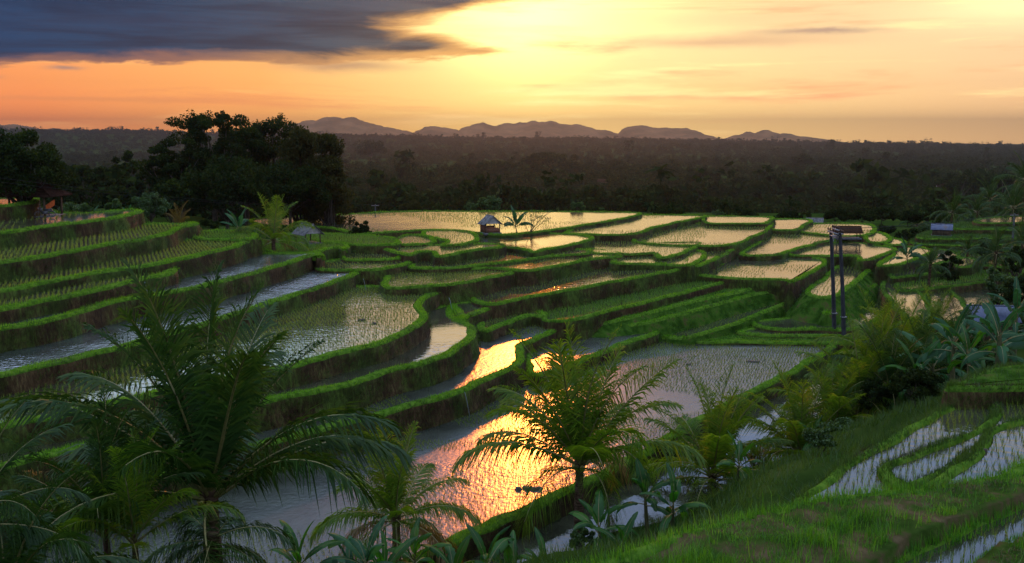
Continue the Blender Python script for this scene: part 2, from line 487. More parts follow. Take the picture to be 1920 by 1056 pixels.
M['steel'] = solidmat("steel_fitting", [(0, (.10, .10, .11)), (1, (.22, .22, .23))], 6, .5, metal=.6, bump=0)
M['insulator'] = solidmat("insulator_glaze", [(0, (.03, .012, .01)), (1, (.08, .03, .02))], 6, .25, bump=0)
M['wire'] = solidmat("cable", [(0, (.02, .02, .022)), (1, (.04, .04, .045))], 6, .92, bump=0)
M['black'] = solidmat("black_paint", [(0, (.012, .012, .014)), (1, (.03, .03, .035))], 6, .35, bump=0)
M['orange'] = solidmat("orange_cloth", [(0, (.35, .07, .02)), (1, (.55, .12, .03))], 6, .8, bump=0)
M['coconut'] = solidmat("coconut_husk", [(0, (.22, .19, .03)), (1, (.36, .30, .05))], 6, .5, bump=0)
M['hillglow'] = solidmat("mountain_glow", [(0, (.13, .075, .036)), (.5, (.22, .12, .055)), (1, (.31, .17, .08))], .006, .95, bump=0)  # orange glow of the evening haze put into the hill colour
M['stream'] = leafmat("falling_water", [(0, (.12, .14, .19)), (1, (.24, .27, .33))], .3, gloss=.1, tcol=(1, 1, 1))

# ------------------------------------------------------------------ terraces: front edges traced at their real heights
S = 0.9        # metres below the eye for one unit of H in the main hillside
# name, H (or (x0,H0,x1,H1) for a bank that falls along its length), outline, options
TER = [
 ('L0', 6.8, [(-140,392),(-60,389),(0,386),(40,382),(64,379),(68,374),(60,370),(-140,376)], dict(fill='rice', riser=1)),
 ('L1', 8.3, [(-140,446),(-60,440),(0,436),(60,428),(120,421),(180,413),(235,405),(258,399),(264,394),(240,393),(170,398),(100,400),(60,402),(-140,404)], dict(rice=.5)),
 ('L2', 9.75, [(-140,512),(-60,501),(0,493),(75,481),(125,472),(190,461),(240,452),(300,441),(320,436),(335,428),(350,423),(365,421),(368,417),(330,419),(270,420),(100,430),(-140,455)], dict(rice=1.)),
 ('L3', 11.25, [(-140,568),(-60,556),(0,546),(90,528),(150,517),(225,504),(295,495),(340,486),(400,472),(440,462),(470,451),(482,449),(483,444),(450,444),(385,446),(200,470),(-140,530)], dict(rice=1.)),
 ('L4', 11.95, [(-140,602),(-60,590),(0,578),(60,568),(120,557),(200,540),(260,525),(300,516),(324,510),(324,500),(200,515),(-140,575)], dict(rice=.6)),
 ('L5', 13.0, [(-140,645),(-60,630),(0,616),(70,604),(130,590),(200,570),(270,555),(340,545),(360,541),(420,526),(480,510),(530,497),(575,482),(592,478),(598,482),(599,473),(570,474),(500,475),(440,470),(200,520),(-140,600)], dict(water='silver', rice=.1)),
 ('L6', 14.6, [(-140,732),(-60,716),(0,703),(80,686),(160,667),(240,648),(330,620),(410,600),(440,590),(490,573),(545,555),(600,538),(650,520),(680,508),(715,501),(727,504),(727,498),(690,500),(600,502),(500,505),(200,580),(-140,660)], dict(water='silver', rice=.06)),
 ('L7', 15.9, [(-140,842),(-60,815),(0,800),(60,789),(110,779),(160,767),(210,756),(285,741),(350,724),(420,710),(480,700),(560,684),(620,667),(670,654),(710,643),(750,628),(780,612),(795,601),(800,590),(793,580),(791,570),(800,559),(820,550),(845,543),(865,541),(870,536),(830,537),(760,538),(727,536),(600,540),(400,600),(-140,740)], dict(rice=.85)),
 ('L8', 17.35, [(-140,905),(0,876),(85,853),(130,843),(200,826),(300,803),(420,770),(545,742),(600,733),(650,721),(700,705),(750,690),(800,679),(838,666),(862,650),(880,635),(890,624),(888,612),(876,605),(860,601),(850,590),(850,570),(800,580),(600,670),(300,750),(-140,840)], dict(rice=.35)),
 ('L9', 19.2, [(-140,1010),(45,957),(150,925),(300,886),(450,845),(560,815),(630,798),(690,784),(740,769),(790,756),(830,744),(880,727),(912,710),(940,698),(968,686),(982,672),(979,656),(985,645),(1005,636),(1040,620),(1060,610),(1085,604),(1098,606),(1098,598),(1040,598),(940,600),(880,630),(600,740),(300,830),(-140,930)], dict(rice=.35, water='pool')),
 ('B', 21.1, [(-140,1330),(300,1215),(500,1150),(700,1088),(850,1020),(930,985),(1000,950),(1090,908),(1180,868),(1250,828),(1320,787),(1380,755),(1430,728),(1480,702),(1530,673),(1566,650),(1572,641),(1500,636),(1300,634),(1230,636),(1100,660),(900,740),(600,830),(300,930),(-140,1080)], dict(rice=.62, water='rippled')),
 ('C', 22.3, [(-140,1500),(500,1250),(900,1150),(1100,1075),(1210,1020),(1300,975),(1370,925),(1420,902),(1470,872),(1500,842),(1530,810),(1560,770),(1590,720),(1570,680),(1480,700),(1200,850),(900,990),(500,1130),(-140,1300)], dict(rice=.05, water='still')),
 ('Q2', 11.0, [(370,446),(420,449),(455,449),(478,446),(482,440),(470,433),(420,432),(372,434)], dict(fill='rice', rice=1.)),
 ('P', 13.05, [(480,453),(486,464),(515,475),(560,477),(590,474),(612,466),(636,463),(643,468),(650,456),(600,451),(540,452)], dict(fill='rice', rice=1.)),
 ('Q', 13.0, [(520,452),(560,455),(620,456),(670,459),(735,459),(750,455),(735,446),(690,441),(630,438),(570,436),(520,440)], dict(fill='rice', rice=1.)),
 ('F0', 13.45, [(480,420),(530,424),(600,425),(650,434),(680,438),(740,434),(800,431),(850,432),(893,437),(945,440),(985,437),(1040,430),(1100,421),(1150,413),(1190,405),(1198,399),(1100,397),(900,396),(760,396),(650,401),(480,410)], dict(rice=.45)),
 ('G0a', 13.2, [(795,442),(822,447),(838,452),(828,459),(860,458),(893,451),(896,443),(880,435),(840,431),(800,432)], dict(rice=.8)),
 ('G0b', 13.3, [(740,459),(790,458),(815,452),(805,444),(770,440),(745,445)], dict(rice=.8)),
 ('G1', 13.9, [(890,455),(905,462),(950,463),(985,468),(1001,472),(1030,466),(1080,457),(1108,449),(1113,445),(1080,440),(990,436),(900,438)], dict(rice=.1)),
 ('G3', 13.5, [(640,462),(700,464),(745,474),(770,478),(790,472),(808,472),(820,480),(850,476),(900,467),(935,463),(942,458),(870,457),(800,459),(700,460)], dict(rice=.8)),
 ('G2a', 14.0, [(640,474),(650,486),(700,486),(745,485),(757,479),(735,471),(690,464),(645,463)], dict(rice=1.)),
 ('G2b', 14.3, [(600,492),(600,505),(660,506),(717,504),(745,498),(768,492),(772,484),(750,478),(720,484),(650,485)], dict(rice=.8)),
 ('G4', 14.6, [(770,496),(772,501),(830,502),(900,497),(960,490),(1005,484),(1040,479),(1100,476),(1105,468),(1000,466),(900,468),(800,482)], dict(rice=1.)),
 ('G5', 14.9, [(800,503),(850,504),(930,503),(985,507),(1035,500),(1085,490),(1145,482),(1156,482),(1162,474),(1100,466),(1000,474),(900,490)], dict(rice=.7)),
 ('G6', 15.15, [(725,516),(728,539),(780,538),(830,534),(880,527),(930,518),(978,507),(991,507),(993,499),(930,500),(850,502),(790,501),(772,498),(745,505)], dict(rice=.9)),
 ('G7', (900,16.9,1310,15.6), [(868,545),(880,556),(893,568),(930,571),(960,564),(995,556),(1035,548),(1085,540),(1150,527),(1235,512),(1290,502),(1308,498),(1313,488),(1290,484),(1200,476),(1100,470),(1000,482),(900,520)], dict(rice=1.)),
 ('K', 17.2, [(858,590),(864,601),(880,592),(905,583),(935,574),(958,571),(960,565),(900,565),(850,567)], dict(rice=.3)),
 ('M0', 18.2, [(893,604),(900,617),(915,621),(935,611),(960,603),(997,591),(1018,594),(1022,586),(965,572),(900,585)], dict(rice=.6)),
 ('G8', (960,18.6,1425,16.8), [(960,580),(1000,589),(1025,600),(1060,601),(1092,596),(1140,582),(1200,568),(1265,552),(1330,536),(1385,523),(1422,520),(1427,512),(1310,508),(1200,530),(1000,570)], dict(fill='rice', rice=1.)),
 ('H1', (1100,19.2,1490,17.2), [(1088,600),(1098,608),(1130,606),(1200,590),(1280,570),(1360,552),(1440,535),(1486,530),(1492,524),(1425,520),(1300,540),(1150,580)], dict(fill='lawn', riser='lawn', batter=1.3)),
 ('H1b', (1100,19.9,1490,17.7), [(1098,611),(1180,611),(1260,593),(1340,572),(1420,551),(1492,538),(1494,531),(1400,543),(1300,563),(1150,596)], dict(fill='lawn', riser='lawn', batter=.8)),
 ('S3b', 18.9, [(1548,588),(1600,563),(1645,533),(1676,508),(1690,498),(1665,490),(1625,510),(1560,555)], dict(fill='lawn', riser='lawn', batter=.6)),
 ('H2', (1280,20.5,1555,18.5), [(1222,625),(1240,632),(1280,634),(1330,622),(1415,592),(1440,582),(1490,562),(1540,550),(1556,551),(1560,543),(1500,543),(1400,568),(1300,595)], dict(rice=.9, batter=.5, riser='lawn')),
 ('M2', 20.2, [(985,690),(1000,704),(1060,690),(1130,660),(1185,640),(1228,626),(1230,620),(1160,617),(1090,610),(1000,640)], dict(rice=.3, water='rippled')),
 ('R0', 13.9, [(1060,438),(1100,439),(1150,441),(1190,438),(1230,426),(1270,417),(1310,409),(1323,407),(1318,404),(1195,403),(1150,412)], dict(rice=.55)),
 ('R1', 14.7, [(1185,451),(1210,456),(1250,459),(1350,461),(1378,457),(1410,445),(1440,431),(1449,420),(1442,413),(1400,417),(1320,418),(1250,425)], dict(rice=.55)),
 ('R2', 14.2, [(1318,412),(1330,418),(1365,419),(1430,419),(1445,413),(1443,407),(1360,405),(1325,406)], dict(rice=.1)),
 ('R3', 15.1, [(1440,428),(1460,431),(1490,431),(1510,421),(1522,416),(1515,411),(1450,411)], dict(rice=.2)),
 ('R4', 15.6, [(1495,434),(1530,438),(1580,442),(1625,440),(1640,434),(1630,421),(1600,419),(1530,419),(1500,426)], dict(rice=.55)),
 ('R4b', 15.8, [(1620,445),(1635,454),(1662,453),(1670,446),(1655,437),(1632,434)], dict(rice=.5)),
 ('R4c', 16.0, [(1655,456),(1675,459),(1697,457),(1690,449),(1668,446)], dict(rice=.3)),
 ('R5', 15.8, [(1395,478),(1450,478),(1500,465),(1550,452),(1592,446),(1590,438),(1500,436),(1450,436),(1420,455)], dict(rice=.55)),
 ('R6', 16.2, [(1480,478),(1540,480),(1603,480),(1609,489),(1640,484),(1668,473),(1680,466),(1640,459),(1590,453),(1550,456)], dict(rice=.55)),
 ('R7', 16.5, [(1650,498),(1680,496),(1710,488),(1740,476),(1752,470),(1720,463),(1685,462),(1672,478)], dict(rice=.5)),
 ('R8', 16.8, [(1730,500),(1760,494),(1785,486),(1802,478),(1785,470),(1756,466),(1748,482)], dict(rice=.6)),
 ('R9', 17.0, [(1795,500),(1815,499),(1832,492),(1825,484),(1806,482)], dict(rice=.5)),
 ('G1c', 14.8, [(1050,462),(1110,474),(1180,476),(1222,474),(1236,483),(1265,479),(1295,468),(1309,461),(1313,455),(1240,455),(1195,450),(1170,441),(1120,440)], dict(rice=.8)),
 ('G1d', 15.2, [(1090,482),(1140,478),(1150,493),(1180,494),(1235,495),(1290,497),(1312,490),(1312,470),(1230,470),(1130,472)], dict(rice=.8)),
 ('G1e', 15.4, [(1285,496),(1305,498),(1340,486),(1370,471),(1382,464),(1377,457),(1312,457),(1300,475)], dict(rice=.8)),
 ('S1', 16.5, [(1300,512),(1330,518),(1420,523),(1470,524),(1480,529),(1500,522),(1530,506),(1547,494),(1540,485),(1450,479),(1380,478),(1350,495)], dict(rice=.55)),
 ('S3', 17.6, [(1515,549),(1540,558),(1562,556),(1595,536),(1625,513),(1645,497),(1665,490),(1640,487),(1575,496),(1545,520)], dict(rice=.6, riser='lawn', batter=.9)),
 ('U1', 20.2, [(1410,605),(1450,616),(1540,617),(1600,617),(1645,600),(1670,572),(1662,550),(1650,532),(1610,545),(1560,580),(1480,595)], dict(rice=.6)),
 ('U2', 20.55, [(1380,622),(1440,629),(1530,630),(1600,631),(1625,620),(1600,612),(1440,612)], dict(rice=.3)),
 ('U3', 20.85, [(1240,634),(1300,640),(1450,642),(1570,644),(1640,640),(1660,626),(1600,626),(1440,625),(1310,620)], dict(fill='lawn')),
 ('U4', 18.5, [(1650,535),(1668,562),(1690,588),(1722,604),(1748,596),(1738,562),(1716,536),(1692,518),(1665,520)], dict(rice=.5)),
 ('U5', 18.8, [(1735,560),(1752,600),(1800,604),(1806,562),(1768,540),(1738,536)], dict(rice=.5)),
 ('V0', 14.2, [(1825,414),(1840,418),(1900,418),(1990,419),(1990,405),(1880,406),(1835,410)], dict(rice=.1)),
 ('V1', 14.9, [(1770,430),(1810,429),(1900,431),(1990,433),(1990,415),(1820,415),(1775,424)], dict(fill='lawn')),
 ('V2', 15.8, [(1725,446),(1800,448),(1860,447),(1990,449),(1990,428),(1800,427),(1740,434)], dict(fill='lawn')),
 ('V3', 16.6, [(1715,456),(1800,460),(1870,458),(1990,462),(1990,445),(1740,443)], dict(fill='lawn')),
 ('V4', 17.4, [(1745,470),(1830,474),(1900,472),(1990,478),(1990,456),(1750,455)], dict(fill='lawn')),
 ('V5', 17.6, [(1675,520),(1740,513),(1800,504),(1850,497),(1890,502),(1890,480),(1830,470),(1760,462),(1700,480)], dict(rice=.9)),
 ('V6', 18.3, [(1690,545),(1750,540),(1830,530),(1900,520),(1990,515),(1990,490),(1850,488),(1760,502),(1690,520)], dict(fill='rice', rice=.9)),
 ('V7', 19.3, [(1690,590),(1740,600),(1800,580),(1920,560),(1990,550),(1990,515),(1760,538),(1700,550)], dict(rice=.6)),
]
WTER = [      # the near slope on the right: real metres
 ('W0', 10.2, [(1775,728),(1800,712),(1830,700),(1870,690),(1930,684),(2050,678),(2050,733),(1920,726),(1850,728)], dict(fill='lawn')),
 ('W1', 11.0, [(1500,945),(1545,897),(1622,846),(1682,809),(1740,779),(1790,753),(1812,732),(1860,725),(1960,725),(2060,728),(2060,800),(1920,795),(1840,840),(1780,885),(1700,930),(1600,960)], dict(rice=.8, water='still')),
 ('W1b', 10.85, [(1650,880),(1720,846),(1790,820),(1845,796),(1862,766),(1850,740),(1900,729),(1990,728),(2060,731),(2060,790),(1920,800),(1850,840),(1790,880),(1700,915)], dict(rice=.5, water='still')),
 ('W2', 10.5, [(1640,960),(1700,925),(1760,892),(1806,862),(1836,828),(1852,808),(1900,792),(1960,772),(2060,752),(2160,900),(1900,1000)], dict(rice=.5, water='still')),
 ('W3', 8.3, [(880,1170),(980,1118),(1060,1080),(1180,1034),(1300,996),(1420,962),(1520,942),(1640,926),(1760,912),(1850,894),(1920,874),(2060,840),(2300,1000),(2300,1400),(900,1400)], dict(fill='none')),
 ('W4', 8.5, [(1540,1180),(1610,1095),(1680,1040),(1765,1000),(1840,974),(1920,942),(2050,892),(2300,900),(2300,1050),(2080,1000),(1960,1010),(1880,1050),(1820,1110),(1740,1250)], dict(rice=.5, water='still', low=True)),
]


def closed_spline(P, ds):
    """centripetal Catmull-Rom through a closed outline, resampled every ds metres"""
    n = len(P)
    out = []
    for i in range(n):
        p0, p1, p2, p3 = P[i - 1], P[i], P[(i + 1) % n], P[(i + 2) % n]
        a = max(np.linalg.norm(p1 - p0), 1e-3) ** .5
        b = max(np.linalg.norm(p2 - p1), 1e-3) ** .5
        c = max(np.linalg.norm(p3 - p2), 1e-3) ** .5
        t0, t1, t2, t3 = 0, a, a + b, a + b + c
        k = max(2, int(np.linalg.norm(p2 - p1) / (ds * .5)))
        t = (t1 + (t2 - t1) * np.arange(k) / k)[:, None]
        A1 = (t1 - t) / (t1 - t0) * p0 + (t - t0) / (t1 - t0) * p1
        A2 = (t2 - t) / (t2 - t1) * p1 + (t - t1) / (t2 - t1) * p2
        A3 = (t3 - t) / (t3 - t2) * p2 + (t - t2) / (t3 - t2) * p3
        B1 = (t2 - t) / (t2 - t0) * A1 + (t - t0) / (t2 - t0) * A2
        B2 = (t3 - t) / (t3 - t1) * A2 + (t - t1) / (t3 - t1) * A3
        out.append((t2 - t) / (t2 - t1) * B1 + (t - t1) / (t2 - t1) * B2)
    Q = np.concatenate(out)
    L = np.concatenate([[0], np.cumsum(np.linalg.norm(np.diff(np.concatenate([Q, Q[:1]]), axis=0), axis=1))])
    m = max(12, int(L[-1] / ds))
    s = np.arange(m) * L[-1] / m
    Qc = np.concatenate([Q, Q[:1]])
    return np.stack([np.interp(s, L, Qc[:, k]) for k in range(Q.shape[1])], 1)


def inside(pts, poly):
    x, y = pts[:, 0], pts[:, 1]
    r = np.zeros(len(pts), bool)
    x0, y0 = poly[:, 0], poly[:, 1]
    x1, y1 = np.roll(x0, -1), np.roll(y0, -1)
    for a, b, c, d in zip(x0, y0, x1, y1):
        if b == d: continue
        r ^= ((b > y) != (d > y)) & (x < (c - a) * (y - b) / (d - b) + a)
    return r


def outward(P):
    t = np.roll(P, -1, 0) - np.roll(P, 1, 0)
    area = np.sum(P[:, 0] * np.roll(P[:, 1], -1) - np.roll(P[:, 0], -1) * P[:, 1])
    n = np.stack([t[:, 1], -t[:, 0]], 1) * (1 if area > 0 else -1)
    n /= np.linalg.norm(n, axis=1)[:, None] + 1e-9
    for _ in range(2): n = (np.roll(n, 1, 0) + 2 * n + np.roll(n, -1, 0)) / 4
    return n / (np.linalg.norm(n, axis=1)[:, None] + 1e-9)


PLOTS = []
for group, sc in ((TER, S), (WTER, 1.0)):
    for nm, H, pts, op in group:
        px = np.array(pts, float)
        if isinstance(H, tuple):
            Hs = (H[1] + (px[:, 0] - H[0]) / (H[2] - H[0]) * (H[3] - H[1])) * sc
            P = at_h(px[:, 0], px[:, 1], Hs)
            A = np.c_[np.ones(len(P)), P[:, :2]]
            pl = np.linalg.lstsq(A, P[:, 2], rcond=None)[0]
        else:
            P = at_h(px[:, 0], px[:, 1], np.full(len(px), H * sc))
            pl = np.array([CAMZ - H * sc, 0, 0])
        near = nm[0] == 'W'
        Q = closed_spline(P[:, :2], .22 if near else .55)
        nr = outward(Q)
        wob = fbm(np.c_[Q * .45, np.full(len(Q), len(PLOTS) * 3.3)], 3)
        Q = Q + nr * (wob * (.25 if near else .35))[:, None]
        PLOTS.append(dict(name=nm, plane=pl, Q=Q, n=outward(Q), op=op, near=near))


def zat(pl, xy): return pl[0] + xy[:, 0] * pl[1] + xy[:, 1] * pl[2]


def covered(P, skip, above=.35, own=None):
    """which points (x,y,z) lie under or inside a higher terrace"""
    r = np.zeros(len(P), bool)
    for k, p in enumerate(PLOTS):
        if k == skip: continue
        q = p['Q']
        bb = (P[:, 0] > q[:, 0].min()) & (P[:, 0] < q[:, 0].max()) & (P[:, 1] > q[:, 1].min()) & (P[:, 1] < q[:, 1].max())
        bb &= ~r
        if not bb.any(): continue
        idx = np.where(bb)[0]
        idx = idx[zat(p['plane'], P[idx]) > P[idx, 2] + above]
        if len(idx): r[idx[inside(P[idx], q)]] = True
    return r


def in_view(P, m=60):
    x, y, z = project(P)
    return (x > -m) & (x < 1920 + m) & (y < 1056 + m) & (z > 1)


# ---- blades and tufts
def blades(P, h, w, lean, seg=1, lean_dir=None, rnd=R):
    n = len(P)
    h = np.broadcast_to(np.asarray(h, float), (n,)) * rnd.uniform(.6, 1.25, n)
    w = np.broadcast_to(np.asarray(w, float), (n,))
    a = rnd.uniform(0, 2 * math.pi, n)
    d = np.stack([np.cos(a), np.sin(a), np.zeros(n)], 1)
    b = rnd.uniform(0, 2 * math.pi, n)
    ld = np.stack([np.cos(b), np.sin(b), np.zeros(n)], 1) if lean_dir is None else lean_dir + .5 * np.stack([np.cos(b), np.sin(b), np.zeros(n)], 1)
    L = (lean * rnd.uniform(.3, 1.3, n) * h)[:, None]
    up = np.array([0, 0, 1.])
    if seg == 1:
        V = np.stack([P - d * w[:, None] / 2, P + d * w[:, None] / 2, P + up * h[:, None] + ld * L], 1).reshape(-1, 3)
        F = np.arange(n * 3).reshape(-1, 3)
        return V, F
    mid = P + up * (h * .58)[:, None] + ld * L * .28
    tip = P + up * (h * (1 - .25 * lean))[:, None] + ld * L
    V = np.stack([P - d * w[:, None] / 2, P + d * w[:, None] / 2, mid - d * w[:, None] * .38, mid + d * w[:, None] * .38, tip], 1).reshape(-1, 3)
    k = np.arange(n)[:, None] * 5
    F = np.concatenate([k + np.array([[0, 1, 3]]), k + np.array([[0, 3, 2]]), k + np.array([[2, 3, 4]])], 1).reshape(-1, 3)
    return V, F


class Pile:
    """gathers blade arrays into one mesh"""
    def __init__(self): self.V, self.F, self.n = [], [], 0
    def add(self, vf):
        self.V.append(vf[0]); self.F.append(vf[1] + self.n); self.n += len(vf[0])
    def build(self, name, m):
        return tag(mesh(name, np.concatenate(self.V), np.concatenate(self.F), m), kind='stuff')


grassP, hangP, riceP, greenP, nearP, deadP, duskP = Pile(), Pile(), Pile(), Pile(), Pile(), Pile(), Pile()

def nm_dusky(nm): return nm[0] == 'V' or nm in ('W0', 'W1', 'W1b', 'W2', 'U4', 'U5', 'R8', 'R9')   # plots where dusk shade is put into a darker grass colour


for k, p in enumerate(PLOTS):
    Q, nr, pl, op, near = p['Q'], p['n'], p['plane'], p['op'], p['near']
    n = len(Q)
    z0 = zat(pl, Q)
    bat = op.get('batter', .22)
    low = op.get('low', False)
    dusky = nm_dusky(p['name'])
    sw = .55 if near else (.75 if Q[:, 1].mean() > 95 else 1.0)
    # cross-section from the foot of the face, over the grassy bund, down to the water
    prof = [(-5.0, 5.0 * bat), (-3.2, 3.2 * bat), (-2.3, 2.3 * bat), (-1.6, 1.6 * bat), (-1.0, 1.0 * bat), (-.5, .45 * bat + .06), (-.16, .10), (.02, -.05 * sw), (.07, -.28 * sw), (.05, -.52 * sw), (-.10, -.74 * sw), (-.45, -.9 * sw)]
    if low: prof = [(-.5, -1.2), (-.3, -.9), (-.14, -.3), (.02, .2), (.03, .35), (.02, .1), (-.10, -.25), (-.35, -.45)]
    wmod = 1 + .62 * fbm(np.c_[Q * .22, np.full(n, 4.4)], 3)
    hmod = .10 * fbm(np.c_[Q * .35, np.full(n, 8.8)], 3)
    rings = []
    for dz, o in prof:
        amp = .10 + .13 * min(1, max(0, -dz))
        jit = fbm(np.c_[Q * 1.1, np.full(n, dz * .7)], 3) * amp * (.5 if near else 1)
        jz = fbm(np.c_[Q * .8 + 50, np.full(n, dz)], 2) * (.07 if dz > -.3 else .2) * (.5 if near else 1)
        if dz > -.3 and o < 0: o = o * wmod
        rings.append(np.c_[Q + nr * (o + jit)[:, None], z0 + dz + jz + (hmod if -.3 < dz else 0)])
    V = np.concatenate(rings)
    F, mi = [], []
    ii = np.arange(n)
    for r in range(len(prof) - 1):
        a, b = r * n + ii, r * n + (ii + 1) % n
        F.append(np.stack([a, b, b + n, a + n], 1))
        mi.append(np.full(n, 0 if prof[r + 1][0] < -.1 and r < 6 else 1))
    F, mi = np.concatenate(F), np.concatenate(mi)
    face = M['lawn'] if op.get('riser') == 'lawn' else M['riser']
    p['vis'] = ~covered(np.c_[Q - nr * .1, z0 + .1], k)
    p['viscrest'] = p['vis']
    tag(mesh('terrace', V, F, [face, M['turf']], None, mi, smooth=True), kind='structure')
    fill = op.get('fill')
    inner = Q - nr * (.64 * sw)
    if low: inner = Q - nr * .12
    zi = zat(pl, inner) - (.07 if low else .04)
    if fill == 'lawn':
        # a grassed bank: gently uneven sheet
        tag(mesh('grass_bank', np.c_[inner, zi + .08], [np.arange(n)[None, :]], M['lawn']), kind='structure')
    elif fill == 'none':
        pass
    else:
        wm = {'still': 'still', 'silver': 'silver', 'rippled': 'rippled', 'pool': 'rippled'}.get(op.get('water'), 'water')
        tag(mesh('pond_water', np.c_[inner, zi], [np.arange(n)[None, :]], M[wm]), kind='structure')

    # --- rice seedlings in rows
    rd = op.get('rice', 0)
    dist = np.linalg.norm(Q.mean(0))
    if rd > 0 and fill != 'lawn':
        lo, hi = Q.min(0), Q.max(0)
        sp = (.30 if near else .24 + .0011 * dist) / (1.15 if fill == 'rice' else 1.0)
        th = (k * 2.399) % .8 - .4
        if dist > 100 and fill != 'rice': sp *= 1.5
        c = (lo + hi) / 2
        ext = np.linalg.norm(hi - lo) / 2
        g1 = np.arange(-ext, ext, sp)
        GX, GY = np.meshgrid(g1, np.arange(-ext, ext, sp * 1.1))
        pts = np.stack([GX.ravel(), GY.ravel()], 1)
        pts = pts + R.normal(0, sp * .10, pts.shape) + .25 * vnoise(pts * .1)[:, None]
        pts = np.stack([pts[:, 0] * math.cos(th) - pts[:, 1] * math.sin(th), pts[:, 0] * math.sin(th) + pts[:, 1] * math.cos(th)], 1) + c
        pts = pts[inside(pts, Q - nr * .75 * sw)]
        if len(pts):
            # patches of thin planting, open water where seedlings are sparse
            dn = fbm(np.c_[pts * .10, np.full(len(pts), k * 7.)], 3) * .9 + .5
            keep = dn < (rd * 1.25 + (.25 if rd >= .8 else -.12))
            pts = pts[keep & (R.rand(len(pts)) < (.96 if rd > .5 else .85))]
            P3 = np.c_[pts, zat(pl, pts) - .06]
            P3 = P3[in_view(P3)]
            if len(P3): P3 = P3[~covered(P3, k)]
            if len(P3):
                nb = 5 if near else (5 if fill == 'rice' else 4)
                hh = (.30 if near else .21) * (1.25 if fill == 'rice' else 1.0)
                big = np.repeat(P3, nb, 0) + np.c_[R.normal(0, .022 if near else .035, (len(P3) * nb, 2)), np.zeros(len(P3) * nb)]
                dd = np.linalg.norm(big[:, :2], axis=1)
                (greenP if fill == 'rice' else riceP).add(blades(big, hh, (.012 + .00022 * dd) if near else (.019 + .00030 * dd) * (.72 if dist > 100 and fill != 'rice' else 1.0), .35))
    # --- grass on the bund and hanging down the face
    step = np.linalg.norm(np.roll(Q, -1, 0) - Q, axis=1)
    vis = p['vis'] & in_view(np.c_[Q, z0])
    idx = np.where(vis)[0]
    if len(idx):
        dd = np.linalg.norm(Q[idx], axis=1)
        cnt = np.clip(6500. / dd, 34, 160) * step[idx]
        if near: cnt = np.clip(cnt * 1.2, 0, 60)
        rep = np.repeat(idx, R.poisson(cnt))
        t = R.rand(len(rep))
        off = R.uniform(-.68, .16, len(rep)) * sw * wmod[rep]
        b = Q[rep] + (Q[(rep + 1) % n] - Q[rep]) * t[:, None] + nr[rep] * off[:, None]
        zb = zat(pl, b) + hmod[rep] + np.where(off > 0, -.10, .02) + np.where(off < -.55 * sw, -.05, .03)
        d3 = np.linalg.norm(b, axis=1)
        P3 = np.c_[b, zb]
        pn = fbm(P3 * np.array([.30, .30, .3]) + 40, 4)
        hv = 1 + 1.1 * np.clip(fbm(P3 * .9, 2) + .1, -.3, .8)
        sel = R.rand(len(P3)) < np.clip(.88 + 1.9 * (pn + .12), .08, 1)
        P3, d3, rep, off, hv, pn = P3[sel], d3[sel], rep[sel], off[sel], hv[sel], pn[sel]
        old = (pn > .20) & (R.rand(len(pn)) < .6)
        if old.any(): hangP.add(blades(P3[old], .15, .013 + .00022 * d3[old], .9))
        P3, d3, rep, off, hv = P3[~old], d3[~old], rep[~old], off[~old], hv[~old]
        (duskP if dusky else nearP if near else grassP).add(blades(P3, (.15 if not near else .18) * hv, .013 + .00022 * d3, .5, 1, np.c_[nr[rep], np.zeros(len(rep))] * np.clip(off + .5, -.6, .6)[:, None]))
        if not low:
            rep = np.repeat(idx, R.poisson(cnt * .8))
            dz = R.uniform(-2.3, -.05, len(rep))
            b = Q[rep] + (Q[(rep + 1) % n] - Q[rep]) * R.rand(len(rep))[:, None] + nr[rep] * (-dz * bat + .06)[:, None]
            P3 = np.c_[b, zat(pl, b) + dz]
            d3 = np.linalg.norm(b, axis=1)
            cl = fbm(P3 * np.array([.55, .55, .8]), 3)
            kp = cl > -.12
            v, f = blades(P3[kp], R.uniform(.15, .38, kp.sum()), .012 + .00022 * d3[kp], .6, 1, np.c_[nr[rep[kp]], np.full(kp.sum(), -.9)])
            (duskP if dusky or op.get('riser') == 'lawn' else (hangP) if not near else deadP).add((v, f))
            kq = (fbm(P3 * np.array([.35, .35, .5]) + 70, 3) > -.05)
            if kq.any(): duskP.add(blades(P3[kq], R.uniform(.15, .5, kq.sum()), .014 + .00026 * d3[kq], .7, 1, np.c_[nr[rep[kq]], np.full(kq.sum(), -.5)]))
    if fill == 'lawn':
        lo, hi = Q.min(0), Q.max(0)
        A = np.prod(hi - lo)
        pts = lo + R.rand(int(min(A * 22, 60000)), 2) * (hi - lo)
        pts = pts[inside(pts, Q)]
        P3 = np.c_[pts, zat(pl, pts) + .02]
        P3 = P3[in_view(P3)]
        if len(P3): P3 = P3[~covered(P3, k)]
        if len(P3): (duskP if dusky else nearP if near else greenP).add(blades(P3, .30 if dusky else .22, .015 + .00025 * np.linalg.norm(P3[:, :2], axis=1), .6))

